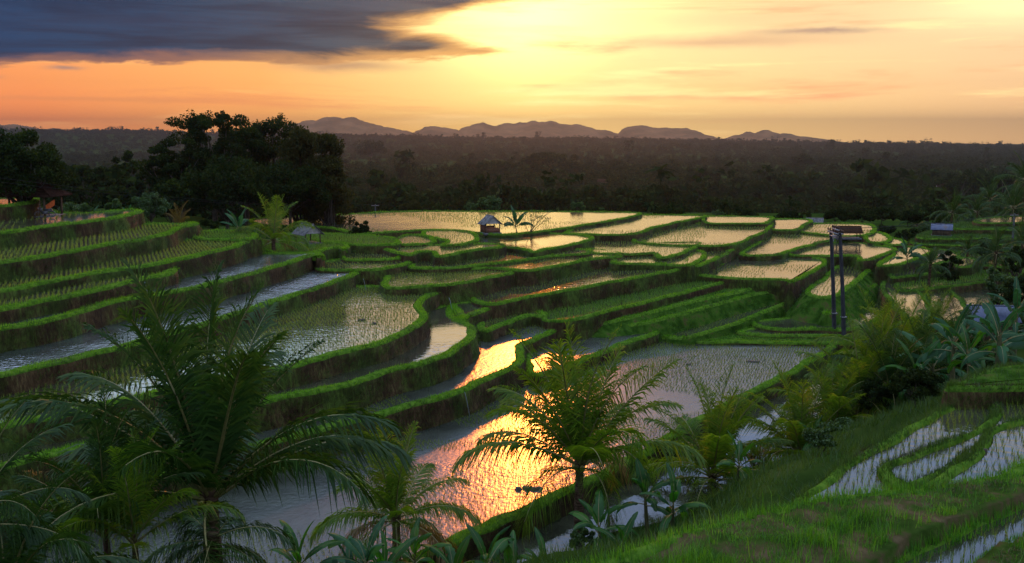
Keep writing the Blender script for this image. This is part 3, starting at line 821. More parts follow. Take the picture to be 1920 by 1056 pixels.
# ------------------------------------------------------------------ ground sheet
CTRL = []
for p in PLOTS:
    q = p['Q']
    for s in (slice(0, None, max(1, len(q) // 14)),):
        for xy, nn in zip(q[s], p['n'][s]):
            b = xy - nn * 1.5
            CTRL.append((b[0], b[1], float(zat(p['plane'], b[None])[0]) - (1.6 if p['near'] else 2.6)))
def gp(px, D, z): CTRL.append((*at_d(px, 500, D)[:2], CAMZ - z))
for a in np.radians(np.arange(-180, 180, 15)):
    CTRL.append((12 * math.sin(a), 12 * math.cos(a) - 10, CAMZ - 3.5))
    CTRL.append((45 * math.sin(a), -45 + 30 * math.cos(a), CAMZ - 3))
for px, D, H in ((1500,24,12.),(1300,22,10.5),(1100,24,11.),(1080,36,18),(1240,40,18),(900,30,14.5),(700,34,16),(500,32,15),(390,30,13.6),(200,28,13.),(0,24,12.),(-200,26,12),
                 (1335,55,20.3),(1500,58,20.1),(1420,48,18.6),(1640,64,18.6),(1600,44,16.8),(1720,52,15.8),(1800,52,14.6),(1900,55,14.2),(1700,72,18.2),(1820,75,15.5),(1950,80,15),(1850,95,16.5),(1940,110,16.5),
                 (700,37,17.8),(300,31,15.5),(0,28,13.5),
                 (0,92,6.9),(60,98,7.3),(-150,90,6.5),(150,105,8.6),(250,108,9.4),(330,112,10.1),(400,118,10.6),(470,122,11.2),(540,135,11.5),(620,150,12),(350,140,10.8),(200,135,9.5),(60,120,8),(-200,120,7),
                 (0,170,14),(250,190,18),(500,200,20),(700,215,21),(900,210,20),(1200,215,21),(1500,215,22),(1800,200,20),(2000,200,19),
                 (700,172,13.0),(900,172,12.8),(1100,172,12.8),(1300,180,13.6),(1450,172,14.6),(1600,160,15.2),(1750,160,15),(1900,175,14)):
    gp(px, D, H)
for px in range(-900, 3000, 250):
    for D, H in ((290, 36), (380, 43), (480, 46)): gp(px, D, H + (-8 if px < 150 else 0))
CTRL = np.array(CTRL)
RIDGE_X = [-2500, -400, 0, 300, 500, 700, 1100, 1500, 1920, 4500]
RIDGE_Y = [240, 243, 245, 246, 250, 255, 259, 267, 272, 274]


def ground(xy):
    """height of the land: terraces' bed near, forested plain beyond, the long low ridge at the left far away"""
    xy = np.asarray(xy, float).reshape(-1, 2)
    r = np.linalg.norm(xy, axis=1)
    z = np.full(len(xy), CAMZ - 46.)
    nr = np.where(r < 520)[0]
    for s in range(0, len(nr), 4000):
        i = nr[s:s + 4000]
        d2 = (xy[i, None, 0] - CTRL[None, :, 0]) ** 2 + (xy[i, None, 1] - CTRL[None, :, 1]) ** 2
        w = 1 / (d2 + 1.) ** 1.7
        z[i] = (w * CTRL[None, :, 2]).sum(1) / w.sum(1)
    f = np.clip((r - 420) / 100, 0, 1)
    f = f * f * (3 - 2 * f)
    roll = fbm(xy / 420., 4) * 9 * np.clip((r - 450) / 800, 0, 1)
    z = z * (1 - f) + (CAMZ - 46.) * f + roll
    px = np.where(xy[:, 1] > 1, CX + FPX * xy[:, 0] / np.maximum(xy[:, 1], 1), 4000)
    ty = np.interp(px, RIDGE_X, RIDGE_Y)
    top = CAMZ + (Y0 - ty) / FPX * 4300
    k = np.clip((r - 2300) / 1900, 0, 1)
    k = k * k * (3 - 2 * k)
    k2 = np.clip((r - 4400) / 2500, 0, 1)
    z = z + np.maximum(top - 10 - (CAMZ - 46.), 0) * k * (1 - .55 * k2) * (1 + .08 * fbm(xy / 300., 3))
    return z


def build_ground():
    az = np.radians(np.concatenate([np.arange(-180, -40, 7.), np.arange(-40, 40, .28), np.arange(40, 180, 7.)]))
    rr = np.concatenate([[0.5], np.geomspace(3, 8500, 230)])
    A, RR = np.meshgrid(az, rr)
    XY = np.stack([(RR * np.sin(A)).ravel(), (RR * np.cos(A)).ravel()], 1)
    V = np.c_[XY, ground(XY)]
    for p in PLOTS:                                   # the bed stays below every terrace that lies on it
        q = p['Q']
        i = np.where((V[:, 0] > q[:, 0].min()) & (V[:, 0] < q[:, 0].max()) & (V[:, 1] > q[:, 1].min()) & (V[:, 1] < q[:, 1].max()))[0]
        if len(i):
            i = i[inside(V[i], q)]
            V[i, 2] = np.minimum(V[i, 2], zat(p['plane'], V[i]) - 1.3)
    na, nr = len(az), len(rr)
    i = np.arange(nr - 1)[:, None] * na + np.arange(na)[None]
    j = np.arange(nr - 1)[:, None] * na + (np.arange(na)[None] + 1) % na
    F = np.stack([i, j, j + na, i + na], -1).reshape(-1, 4)
    tag(mesh('ground', V, F, M['soil'], smooth=True), kind='structure')


build_ground()


def gz(x, y): return float(ground([[x, y]])[0])


# ------------------------------------------------------------------ mountains on the horizon
def mountain(prof, D, seed):
    """a ridge whose skyline passes the given photo points, D metres away, with real depth behind and in front"""
    prof = np.array(prof, float)
    xs = np.linspace(prof[0, 0], prof[-1, 0], 160)
    ys = np.interp(xs, prof[:, 0], prof[:, 1])
    ys = ys + fbm(np.c_[xs * .06, np.full(160, seed)], 5) * np.clip((262 - ys) / 10, .2, 1) * 5.0
    h = np.maximum((Y0 - ys) / FPX * D, -20) + 46
    X = (xs - CX) / FPX * D
    rows, depth = 26, 1000.
    V = []
    for r in range(rows):
        u = r / (rows - 1) * 2 - 1
        fall = (1 - abs(u)) ** 1.25
        y = D + u * depth
        nz = fbm(np.c_[X / 170., np.full(160, y / 170.), np.full(160, seed)], 4)
        V.append(np.c_[X, np.full(160, y), CAMZ - 50 + (h + 4) * fall * (1 + .45 * nz * (1 - fall) * 2)])
    V = np.concatenate(V)
    i = np.arange(rows - 1)[:, None] * 160 + np.arange(159)[None]
    tag(mesh('mountain', V, np.stack([i, i + 1, i + 161, i + 160], -1).reshape(-1, 4), M['hillglow'], smooth=True), kind='structure')


mountain([(430,262),(480,243),(520,238),(545,232),(580,226),(610,221),(640,218),(662,219),(690,228),(720,236),(745,240),(775,246),(820,262)], 6300, 1.)
mountain([(590,262),(622,250),(645,240),(668,234),(690,235),(712,241),(735,250),(770,262)], 5600, 2.)
mountain([(760,262),(785,245),(800,239),(825,237),(845,237),(862,244),(885,262)], 6700, 3.)
mountain([(840,262),(868,241),(890,232),(905,230),(925,234),(950,229),(985,226),(1020,226),(1050,230),(1075,231),(1100,238),(1130,244),(1160,250),(1200,262)], 7000, 4.)
mountain([(1140,262),(1160,247),(1175,238),(1200,235),(1240,236),(1275,239),(1295,245),(1325,252),(1350,262)], 6900, 5.)
mountain([(1350,262),(1378,251),(1395,246),(1410,250),(1425,245),(1445,247),(1480,253),(1520,258),(1560,264)], 6600, 6.)
mountain([(-420,256),(-200,240),(-60,236),(0,231),(35,231),(60,237),(110,241),(180,250),(260,262)], 6000, 7.)

# ------------------------------------------------------------------ trees
def leafcards(cent, rad, n, size, rnd, flat=1.0, droop=0.0):
    """leaf-sized faces spread through clumps: cent (k,3), rad (k,), n faces per clump"""
    k = len(cent)
    d = rnd.normal(0, 1, (k, n, 3))
    d /= np.linalg.norm(d, axis=2)[..., None]
    d[..., 2] = np.where(d[..., 2] < 0, d[..., 2] * .75, d[..., 2])
    r = rnd.uniform(.25, 1.05, (k, n)) ** .6 * np.asarray(rad)[:, None]
    P = (np.asarray(cent)[:, None] + d * r[..., None] * np.array([1, 1, flat])).reshape(-1, 3)
    m = len(P)
    a = rnd.normal(0, 1, (m, 3)); a[:, 2] -= droop
    a /= np.linalg.norm(a, axis=1)[:, None]
    b = np.cross(a, rnd.normal(0, 1, (m, 3)))
    b /= np.linalg.norm(b, axis=1)[:, None] + 1e-9
    s = size * rnd.uniform(.6, 1.3, m)[:, None]
    V = np.stack([P - a * s * .75, P - b * s * .42, P + a * s * .75, P + b * s * .42], 1).reshape(-1, 3)
    return V, np.arange(m * 4).reshape(-1, 4)


def limb(mb, p0, p1, r0, r1, bend, rnd, n=6):
    t = np.linspace(0, 1, n)[:, None]
    mid = (np.array(p0) + np.array(p1)) / 2 + rnd.normal(0, bend, 3)
    P = (1 - t) ** 2 * np.array(p0) + 2 * t * (1 - t) * mid + t ** 2 * np.array(p1)
    mb.tube(P, r0 + (r1 - r0) * t[:, 0], 6)
    return P


def tree(loc, h, crown_r, label, seed, style='round', nclump=34, nleaf=190, leaf=.42, m='tree', group=None, cat='tree', name='tree'):
    rnd = np.random.RandomState(seed)
    t = tag(empty(name, loc), label, cat, group)
    w = MB()
    fork = h * (.30 if style != 'spread' else .38)
    limb(w, (0, 0, -1), (rnd.normal(0, .3), rnd.normal(0, .3), fork), h * .028, h * .02, .15, rnd)
    c, rad = [], []
    for i in range(nclump):
        u = rnd.rand()
        a = rnd.uniform(0, 2 * math.pi)
        if style == 'spread':          # broad layered crown with feathery flat clumps
            zz = h * (.42 + .55 * u)
            rr = crown_r * (rnd.uniform(.25, 1.0) ** .7) * (1.05 - .62 * abs(u - .45))
            c.append((rr * math.cos(a), rr * math.sin(a), zz)); rad.append(h * rnd.uniform(.055, .11))
        elif style == 'bamboo':        # arching plumes, rounded drooping heads
            rr = crown_r * rnd.uniform(.15, 1.0)
            zz = h * (1.0 - .5 * (rr / crown_r) ** 2 - rnd.uniform(0, .55) * (.4 + .6 * rr / crown_r))
            c.append((rr * math.cos(a), rr * math.sin(a), max(zz, h * .16))); rad.append(h * rnd.uniform(.07, .12))
        else:
            ph = math.acos(rnd.uniform(-.5, 1))
            q = rnd.uniform(.45, 1.0)
            c.append((crown_r * q * math.sin(ph) * math.cos(a), crown_r * q * math.sin(ph) * math.sin(a), h * .60 + h * .37 * q * math.cos(ph))); rad.append(crown_r * rnd.uniform(.16, .32))
    c, rad = np.array(c), np.array(rad)
    for i in range(0, nclump, 2 if style != 'bamboo' else 3):
        p0 = (0, 0, fork * rnd.uniform(.75, 1)) if style != 'bamboo' else (rnd.normal(0, .5), rnd.normal(0, .5), 0)
        limb(w, p0, c[i], h * .011, h * .003, h * .05, rnd)
    w.build('trunk', M['bark'], t, True)
    V, F = leafcards(c, rad, nleaf, leaf, rnd, .62 if style == 'spread' else .9, 1.0 if style == 'bamboo' else .3)
    if style == 'spread':              # loose sprigs that break the outline
        k = rnd.choice(nclump, nclump // 2)
        o = rnd.normal(0, 1, (len(k), 3)); o[:, 2] = np.abs(o[:, 2]) * .8
        o /= np.linalg.norm(o, axis=1)[:, None]
        V2, F2 = leafcards(c[k] + o * rad[k][:, None] * 1.25, rad[k] * .42, nleaf // 5, leaf * .8, rnd)
        F = np.concatenate([F, F2 + len(V)]); V = np.concatenate([V, V2])
    mesh('crown', V, F, M[m], t)
    return t


def place(px, D, dz=0.0):
    p = at_d(px, 500, D)
    return (p[0], p[1], gz(p[0], p[1]) + dz)


def tree_px(px, ytop, D, rpx, label, seed, **kw):
    """a tree whose top meets photo row ytop, standing on the land D metres away; rpx is its crown half-width in photo pixels"""
    x, y, z = place(px, D)
    top = float(at_d(px, ytop, D)[2])
    return tree((x, y, z), max(top - z, 1.2), rpx / FPX * D, label, seed, **kw)


tree_px(52, 244, 96, 78, 'dark round broadleaf tree above the tiled pavilion at the left edge', 11, nclump=56, nleaf=260, leaf=.22, m='tree')
tree_px(-25, 268, 104, 60, 'dark tree cut off by the left edge behind the tiled pavilion', 12, nclump=26, leaf=.36)
tree_px(408, 214, 142, 92, 'tallest spreading tree with feathery top, left part of the big dark grove', 13, style='spread', nclump=83, nleaf=300, leaf=.25)
tree_px(345, 258, 136, 62, 'lower spreading tree with layered branches at the left flank of the big grove', 14, style='spread', nclump=57, nleaf=260, leaf=.25)
tree_px(468, 240, 150, 66, 'dark spreading tree in the middle of the big grove', 15, style='spread', nclump=62, nleaf=280, leaf=.25)
tree_px(520, 224, 152, 50, 'tall dark tree with one upright tip beside the bamboo', 16, style='spread', nclump=52, nleaf=280, leaf=.25)
tree_px(574, 236, 146, 48, 'bamboo clump with rounded drooping heads, taller of the two at the right of the grove', 17, style='bamboo', nclump=60, nleaf=340, leaf=.27, m='bamboo')
tree_px(622, 258, 142, 34, 'bamboo clump at the right end of the grove, shorter and narrower', 18, style='bamboo', nclump=50, nleaf=340, leaf=.27, m='bamboo')
tree_px(430, 300, 130, 85, 'dense dark tree filling the foot of the big grove', 19, nclump=60, nleaf=260, leaf=.28)
tree_px(545, 310, 138, 75, 'dense dark tree under the bamboo in the big grove', 20, nclump=60, nleaf=260, leaf=.28)
tree_px(330, 335, 122, 42, 'low shady tree left of the grove behind the yellowish palm', 21, nclump=26, nleaf=130, leaf=.36)
tree_px(238, 281, 235, 30, 'distant dark tree rising above the wood left of the grove', 22, nclump=24, nleaf=90, leaf=.7)
tree_px(175, 300, 210, 38, 'dark tree in the wood between the pavilion and the grove', 23, nclump=24, nleaf=90, leaf=.7)
tree_px(290, 318, 190, 36, 'dark tree in shade just left of the big grove', 24, nclump=24, nleaf=90, leaf=.6)
tree_px(130, 322, 180, 34, 'dark tree behind the right end of the tiled pavilion roof', 25, nclump=24, nleaf=90, leaf=.6)

# bushes and shrubs at the rims
def bush(px, ytop, D, rpx, label, seed, m='bush', leaf=.22, nclump=20, nleaf=90, **kw):
    leaf, nleaf, nclump = leaf * .6, int(nleaf * 2.4), int(nclump * 1.3)
    return tree_px(px, ytop, D, rpx, label, seed, m=m, leaf=leaf, nclump=nclump, nleaf=nleaf, cat='bush', name='bush', **kw)
bush(680, 412, 128, 22, 'dark spiky shrub standing between the left field hut and the rice ponds', 31, nclump=22, nleaf=90, m='tree')
bush(919, 366, 180, 22, 'rounded olive bush behind the field hut on the far rim', 32, nclump=26, nleaf=90, leaf=.35)
bush(884, 380, 178, 14, 'small bush left of the rounded olive bush on the far rim', 33, nclump=14, nleaf=70, leaf=.3)
bush(1081, 380, 171, 14, 'light green bush mirrored in the bright far pond', 34, nclump=16, nleaf=80, leaf=.26)
bush(1127, 390, 171, 7, 'tiny bush right of the light green bush on the far rim', 35, nclump=8, nleaf=60, leaf=.22)
bush(215, 372, 104, 24, 'leafy green shrub behind the upper left pond', 36, nclump=18, nleaf=90)
bush(288, 362, 110, 34, 'glossy green shrub beside the bananas above the left terraces', 37, nclump=26, nleaf=110)
bush(150, 378, 103, 30, 'shrub right of the tiled pavilion', 38, nclump=20, nleaf=90)
bush(255, 395, 106, 26, 'low grey-green shrub under the glossy shrub', 39, nclump=16, nleaf=80)
bush(395, 412, 116, 20, 'low dark shrub right of the yellowish palm', 40, nclump=14, nleaf=80, m='tree')
bush(650, 390, 165, 16, 'shrub at the far rim right of the grove', 41, nclump=14, nleaf=80, m='tree', leaf=.3)
bush(770, 378, 185, 24, 'olive bush on the far rim between grove and field hut', 42, nclump=20, nleaf=80, m='bamboo', leaf=.35)
bush(1345, 392, 175, 12, 'small bush on the far rim right of the bright pond', 43, nclump=12, nleaf=60, leaf=.28)
bush(1815, 404, 160, 16, 'bright green bush beside the far right pond', 44, nclump=14, nleaf=80, leaf=.28)
for i, (px, yt, D, r) in enumerate(((1700, 428, 150, 26), (1745, 420, 158, 22), (1655, 424, 165, 20), (1850, 445, 128, 26), (1900, 452, 118, 30), (1875, 490, 100, 34), (1925, 500, 92, 40), (1905, 560, 76, 34), (1780, 470, 115, 22), (1930, 425, 140, 30))):
    bush(px, yt, D, r, ['dark bush at the near end of the wooded slope, right of the poles', 'bush beside the blue-roofed hut', 'bush at the far end of the right terraces', 'dark bush among the shaded right terraces',
                        'bush at the right edge below the far right pond', 'tall bush behind the bananas at the right', 'dark bush cut by the right edge above the grey roof', 'bush right of the grey roof', 'low bush on the shaded terraces left of the right edge', 'dark bush at the right edge above the shaded terraces'][i],
         50 + i, nclump=20, nleaf=90, m='bush' if i % 2 else 'tree', leaf=.28)
for i, (px, yt, D, r, lb) in enumerate(((1475, 396, 190, 20, 'dark tree beyond the far ponds, first left of the tiny pale-roofed hut'), (1562, 394, 196, 26, 'dark tree beyond the rim, just behind the pole tops'), (1612, 397, 192, 24, 'dark tree beyond the rim, first right of the pole tops'),
                                        (1652, 390, 198, 30, 'broad dark tree beyond the right terraces, between pole tops and blue-roofed hut'), (1700, 396, 188, 24, 'dark tree beyond the right terraces, nearest left of the blue-roofed hut'), (1745, 386, 196, 28, 'taller dark tree standing behind the blue-roofed hut'),
                                        (1400, 398, 196, 18, 'low dark tree beyond the far ponds under the flat-topped mountain'), (1250, 392, 200, 22, 'low dark tree beyond the rim right of the brightest far pond'))):
    tree_px(px, yt, D, r, lb, 140 + i, nclump=26, nleaf=130, leaf=.36, m='forestleaf')
bush(1655, 705, 58, 34, 'dark undergrowth bush under the right palms', 61, nclump=24, nleaf=90, m='tree', leaf=.16)
bush(1730, 690, 54, 46, 'dark undergrowth bush under the bananas at the right', 62, nclump=30, nleaf=100, m='tree', leaf=.16)
bush(1590, 800, 54, 34, 'low bush on the bank between the right palms', 63, nclump=20, nleaf=90, leaf=.15)
bush(1420, 895, 48, 30, 'dark bush with an upright sprig beside the narrow pond', 64, nclump=20, nleaf=90, m='tree', leaf=.14)
bush(1475, 900, 46, 30, 'low dark bush at the foot of the second right palm', 65, nclump=18, nleaf=90, leaf=.14)
bush(1830, 640, 62, 50, 'dark bush below the grey roof', 66, nclump=26, nleaf=100, m='tree', leaf=.18)
bush(1550, 860, 40, 34, 'low green bush on the near bank', 67, nclump=18, nleaf=90, leaf=.12)
bush(1100, 985, 40, 30, 'low bush at the foot of the central palm', 68, nclump=18, nleaf=90, leaf=.12)


# ------------------------------------------------------------------ the wood over the plain: one mass of instanced trees
def forest():
    rnd = np.random.RandomState(5)
    protos = []
    for i in range(7):
        V, F = [], []
        if i < 5:
            n = 10
            c = np.c_[rnd.normal(0, .30, n), rnd.normal(0, .30, n), rnd.uniform(.35, .9, n)] * np.array([1, 1, 1.0 if i % 2 else 1.25])
            V, F = leafcards(c, rnd.uniform(.14, .30, n), 15, .16, rnd)
        else:                                         # coconut palms in the wood
            mb = MB()
            mb.tube([(0, 0, 0), (.02, 0, .5), (.05, 0, 1.0)], [.02, .016, .012], 4)
            for a in np.linspace(0, 6.28, 13)[:-1]:
                e = rnd.uniform(-.3, 1.0)
                t = np.linspace(0, 1, 4)[:, None]
                d = np.array([math.cos(a) * math.cos(e), math.sin(a) * math.cos(e), math.sin(e)])
                P = np.array([.05, 0, 1.0]) + d * t * .42 + np.array([0, 0, -.22]) * t ** 2
                s = np.array([-math.sin(a), math.cos(a), -.15]) * .055
                s = s * np.array([.5, 1, .8, .1])[:, None]
                mb.add(np.concatenate([P - s, P + s]), [[j, j + 1, j + 5, j + 4] for j in range(3)])
            V, F = np.concatenate(mb.v), np.concatenate(mb.f[4])
        o = mesh('forest_tree', V, F, M['forestleaf'])
        o.hide_render = True
        tag(o, kind='helper')
        protos.append(o)
    pts = []
    for r0, r1, sp in ((205, 420, 6.5), (420, 750, 7.5), (750, 1300, 10.), (1300, 2200, 15.), (2200, 4600, 24.), (4600, 6000, 60.)):
        n = int((r1 ** 2 - r0 ** 2) * math.radians(74) / 2 / sp ** 2)
        r = np.sqrt(rnd.uniform(r0 ** 2, r1 ** 2, n))
        a = np.radians(rnd.uniform(-37, 37, n))
        xy = np.stack([r * np.sin(a), r * np.cos(a)], 1)
        cl = fbm(xy / 70., 3)
        keep = (cl > -.13) | (r > 2200)
        sc = rnd.uniform(4.6, 8.6, n) * (1 + .35 * np.clip(cl, -.5, .9)) * (1.25 if r0 > 2000 else 1.0)
        sc = sc * np.exp(rnd.normal(0, .28, n))
        sc = np.where(rnd.rand(n) < .03, sc * 1.6, sc)
        sc = np.where(r < 420, sc * .85, sc)
        pts.append(np.c_[xy, sc, cl][keep])
    P = np.concatenate(pts)
    z = ground(P[:, :2])
    # the far rim must not be screened: crowns near the fields stay below the line of sight to the first plain
    x, y, zc = project(np.c_[P[:, :2], z + P[:, 2]])
    ok = (x > -80) & (x < 2000) & ~((y > 392) & (P[:, 1] < 260) & (x > 650) & (x < 1700)) & (y > 200)
    ok &= ~((y < 275) & (P[:, 1] < 420)) & ~((y < 380) & (P[:, 1] < 330) & (x > 640))
    P, z = P[ok], z[ok]
    me = bpy.data.meshes.new('forest')
    me.vertices.add(len(P))
    me.vertices.foreach_set('co', np.c_[P[:, :2], z - .5].astype(np.float32).ravel())
    for nm, typ, val in (('sc', 'FLOAT', P[:, 2]), ('rot', 'FLOAT', rnd.uniform(0, 6.28, len(P)))):
        me.attributes.new(nm, typ, 'POINT').data.foreach_set('value', val.astype(np.float32))
    idx = rnd.choice(7, len(P), p=[.17, .17, .17, .17, .16, .08, .08])
    me.attributes.new('idx', 'INT', 'POINT').data.foreach_set('value', idx.astype(np.int32))
    o = bpy.data.objects.new('forest', me)
    C.objects.link(o)
    tag(o, kind='stuff')
    t = bpy.data.node_groups.new('forest', 'GeometryNodeTree')
    t.interface.new_socket('Geometry', in_out='INPUT', socket_type='NodeSocketGeometry')
    t.interface.new_socket('Geometry', in_out='OUTPUT', socket_type='NodeSocketGeometry')
    N, L = t.nodes, t.links
    gi, go = N.new('NodeGroupInput'), N.new('NodeGroupOutput')
    jn, ip = N.new('GeometryNodeJoinGeometry'), N.new('GeometryNodeInstanceOnPoints')
    for pr in reversed(protos):
        oi = N.new('GeometryNodeObjectInfo')
        oi.inputs['Object'].default_value = pr
        oi.inputs['As Instance'].default_value = True
        L.new(oi.outputs['Geometry'], jn.inputs[0])
    def attr(nm, dt):
        a = N.new('GeometryNodeInputNamedAttribute')
        a.data_type = dt
        a.inputs[0].default_value = nm
        return a.outputs['Attribute']
    L.new(gi.outputs[0], ip.inputs['Points'])
    L.new(jn.outputs[0], ip.inputs['Instance'])
    ip.inputs['Pick Instance'].default_value = True
    L.new(attr('idx', 'INT'), ip.inputs['Instance Index'])
    cx = N.new('ShaderNodeCombineXYZ')
    L.new(attr('rot', 'FLOAT'), cx.inputs[2])
    L.new(cx.outputs[0], ip.inputs['Rotation'])
    L.new(attr('sc', 'FLOAT'), ip.inputs['Scale'])
    L.new(ip.outputs[0], go.inputs[0])
    md = o.modifiers.new('trees', 'NODES')
    md.node_group = t
    return len(P)


print('forest', forest())
for i, (px, yt, D, rp, lb) in enumerate(((1030, 284, 1350, 34, 'broad dark treetop standing out of the far wood below the mountains'), (1000, 290, 1300, 20, 'rounded treetop at the left of the broad dark treetop in the far wood'),
                                         (700, 264, 1900, 40, 'dark wooded knoll tree at the far left of the plain'), (1500, 291, 1500, 22, 'dark treetop alone in the hazy wood at the right'), (1790, 318, 620, 40, 'big dark round tree in the wood behind the right palms'),
                                         (1870, 320, 560, 36, 'dark tree in the wood at the right, beside the tall palms'))):
    tree_px(px, yt, D, rp, lb, 80 + i, nclump=26, nleaf=70, leaf=2.4 if D > 1000 else 1.2, m='forestleaf')

# ------------------------------------------------------------------ coconut palms
def frond_mesh(e0, droop, seed, nl=92, ll=.255, m='palm', hang=.5, fold=.25):
    """a feather leaf one metre long: curved rachis with two rows of drooping leaflets"""
    rnd = np.random.RandomState(seed)
    n = 26
    t = np.linspace(0, 1, n)
    th = e0 - droop * t ** 2.1
    ds = 1 / (n - 1)
    x = np.concatenate([[0], np.cumsum(np.cos(th[:-1]) * ds)])
    z = np.concatenate([[0], np.cumsum(np.sin(th[:-1]) * ds)])
    y = .04 * rnd.normal() * t ** 2
    P = np.stack([x, y, z], 1)
    mb = MB()
    mb.tube(P[::2], np.interp(t[::2], [0, .15, 1], [.014, .008, .002]), 4, 1, False)
    tl = np.linspace(.13, .995, nl) + rnd.normal(0, .003, nl)
    tl = np.clip(tl, .1, 1)
    c = np.stack([np.interp(tl, t, P[:, k]) for k in range(3)], 1)
    tht = np.interp(tl, t, th)
    T = np.stack([np.cos(tht), np.zeros(nl), np.sin(tht)], 1)
    N = np.stack([-np.sin(tht), np.zeros(nl), np.cos(tht)], 1)
    Vs, Fs = [], []
    for s in (-1, 1):
        a = np.radians(np.interp(tl, [.1, .5, 1], [62, 48, 22])) + rnd.normal(0, .15, nl)
        d = T * np.cos(a)[:, None] + np.array([0, s, 0]) * np.sin(a)[:, None] + N * (fold + rnd.normal(0, .07, nl))[:, None]
        d /= np.linalg.norm(d, axis=1)[:, None]
        l = ll * np.clip(np.sin(math.pi * (.16 + .80 * (tl - .13) / .87)), .12, 1) ** .65 * rnd.uniform(.72, 1.15, nl) * np.where(rnd.rand(nl) < .07, .35, 1)
        g = np.array([0, 0, -1.0])
        h = (hang * rnd.uniform(.4, 1.9, nl))[:, None]
        p1 = c + d * (l * .5)[:, None] + g * h * (l * .10)[:, None]
        p2 = c + d * (l * .92)[:, None] + g * h * (l * .62)[:, None]
        w = T * .0058 + N * .003
        w1 = w * .9
        V = np.stack([c - w * .5, c + w * .5, p1 - w1, p1 + w1, p2], 1).reshape(-1, 3)
        k = np.arange(nl)[:, None] * 5
        F = np.concatenate([k + np.array([[0, 1, 3]]), k + np.array([[0, 3, 2]]), k + np.array([[2, 3, 4]])], 1).reshape(-1, 3)
        mb.add(V, F, 0)
    F = [np.concatenate(mb.f[q]) for q in (3, 4)]
    mi = np.concatenate([np.concatenate(mb.mi[q]) for q in (3, 4)])
    o = mesh('frond', np.concatenate(mb.v), F, [M[m], M['rachis']], None, mi)
    me = o.data
    bpy.data.objects.remove(o)
    return me


POOL = {}


def pool(kind):
    """frond shapes of one kind, from upright young ones to hanging old ones"""
    if kind not in POOL:
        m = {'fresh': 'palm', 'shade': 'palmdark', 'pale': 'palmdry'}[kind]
        L = []
        for i, e in enumerate((86, 80, 72, 64, 55, 46, 36, 26, 14, 2, -12, -28)):
            for v in range(2):
                L.append((e, frond_mesh(math.radians(e), .30 + .95 * (1 - e / 95.) + .25 * v + (.30 if e < 62 else 0), 100 + i * 7 + v * 3 + len(kind), m='palmdry' if (e < 8 and v and kind == 'fresh') else m,
                                        hang=.35 + .75 * (1 - max(e, 0) / 90.), fold=.42 if e > 60 else .22)))
        POOL[kind] = L
    return POOL[kind]


def put(me, name, parent, loc, rot, sc):
    o = bpy.data.objects.new(name, me)
    C.objects.link(o)
    o.parent = parent
    o.location, o.rotation_euler = loc, rot
    o.scale = (sc, sc, sc) if np.isscalar(sc) else sc
    return o


def palm(px, ycrown, D, L, label, seed, n=22, kind='fresh', lo=-8, hi=85, lean=0.0, trunk_r=.16, nuts=0, minh=.3, group='coconut palms', name='coconut_palm', az=None):
    rnd = np.random.RandomState(seed)
    c = at_d(px, ycrown, D)
    bx, by = c[0] - lean, c[1]
    z0 = min(gz(bx, by) - .2, c[2] - minh)
    t = tag(empty(name, (bx, by, z0)), label, 'palm tree', group)
    top = np.array([lean, 0, c[2] - z0])
    k = 14
    s = np.linspace(0, 1, k)[:, None]
    P = np.c_[lean * s ** 1.6, .08 * np.sin(3 * s), top[2] * s]
    rr = trunk_r * (1.25 - .45 * s[:, 0]) * (1 + .06 * (np.arange(k) % 2))
    rr[-2:] *= 1.35
    MB().tube(P, rr, 9).build('trunk', M['trunk'], t, True)
    ps = pool(kind)
    es = np.linspace(hi, lo, n) + rnd.normal(0, 4, n)
    for i, e in enumerate(es):
        j = int(np.argmin([abs(q[0] - e) for q in ps]))
        j = min(len(ps) - 1, (j // 2) * 2 + rnd.randint(2))
        a = i * 2.39996 + rnd.normal(0, .18) if az is None else math.radians(rnd.uniform(*az))
        l = L * rnd.uniform(.86, 1.08) * (1.08 if e > 70 else 1.0)
        put(ps[j][1], 'frond', t, tuple(top + np.array([0, 0, -.15 + .25 * i / n * -1])), (rnd.normal(0, .12), 0, a), l)
    for q in range(nuts):
        a = q * 2.1 + seed
        MB().tube([(top[0] + .28 * math.cos(a), .28 * math.sin(a), top[2] - .55), (top[0] + .30 * math.cos(a), .30 * math.sin(a), top[2] - .45), (top[0] + .31 * math.cos(a), .31 * math.sin(a), top[2] - .30), (top[0] + .28 * math.cos(a), .28 * math.sin(a), top[2] - .20)],
                  [.02, .11, .12, .02], 8).build('coconut', M['coconut'], t, True)
    return t


palm(1087, 862, 48, 6.9, 'central coconut palm in front of the glittering orange pond', 3, n=25, trunk_r=.23, lo=12, nuts=3)
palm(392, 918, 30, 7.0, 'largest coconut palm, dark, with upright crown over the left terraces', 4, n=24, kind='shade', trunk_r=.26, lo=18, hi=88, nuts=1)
palm(742, 962, 42, 4.2, 'coconut palm standing between the big dark palm and the central palm', 5, n=25, trunk_r=.2, lo=-22)
palm(1336, 886, 56, 5.9, 'first coconut palm right of the central one, short brown trunk above the narrow pond', 6, n=27, trunk_r=.26)
palm(1502, 846, 58, 5.5, 'second coconut palm right of the central one, reddish trunk on the grassy bank', 7, n=27, trunk_r=.24)
palm(1612, 752, 61, 5.0, 'coconut palm below the two concrete poles', 8, n=26, trunk_r=.22)
palm(1648, 668, 68, 4.9, 'coconut palm just right of the foot of the concrete poles', 9, n=18)
palm(1694, 664, 70, 4.8, 'coconut palm between the poles and the bananas, its crown against the pond', 10, n=17)
palm(1755, 612, 75, 3.4, 'yellowish young palm above the bananas, left of the grey roof', 11, n=13, lo=15, trunk_r=.12)
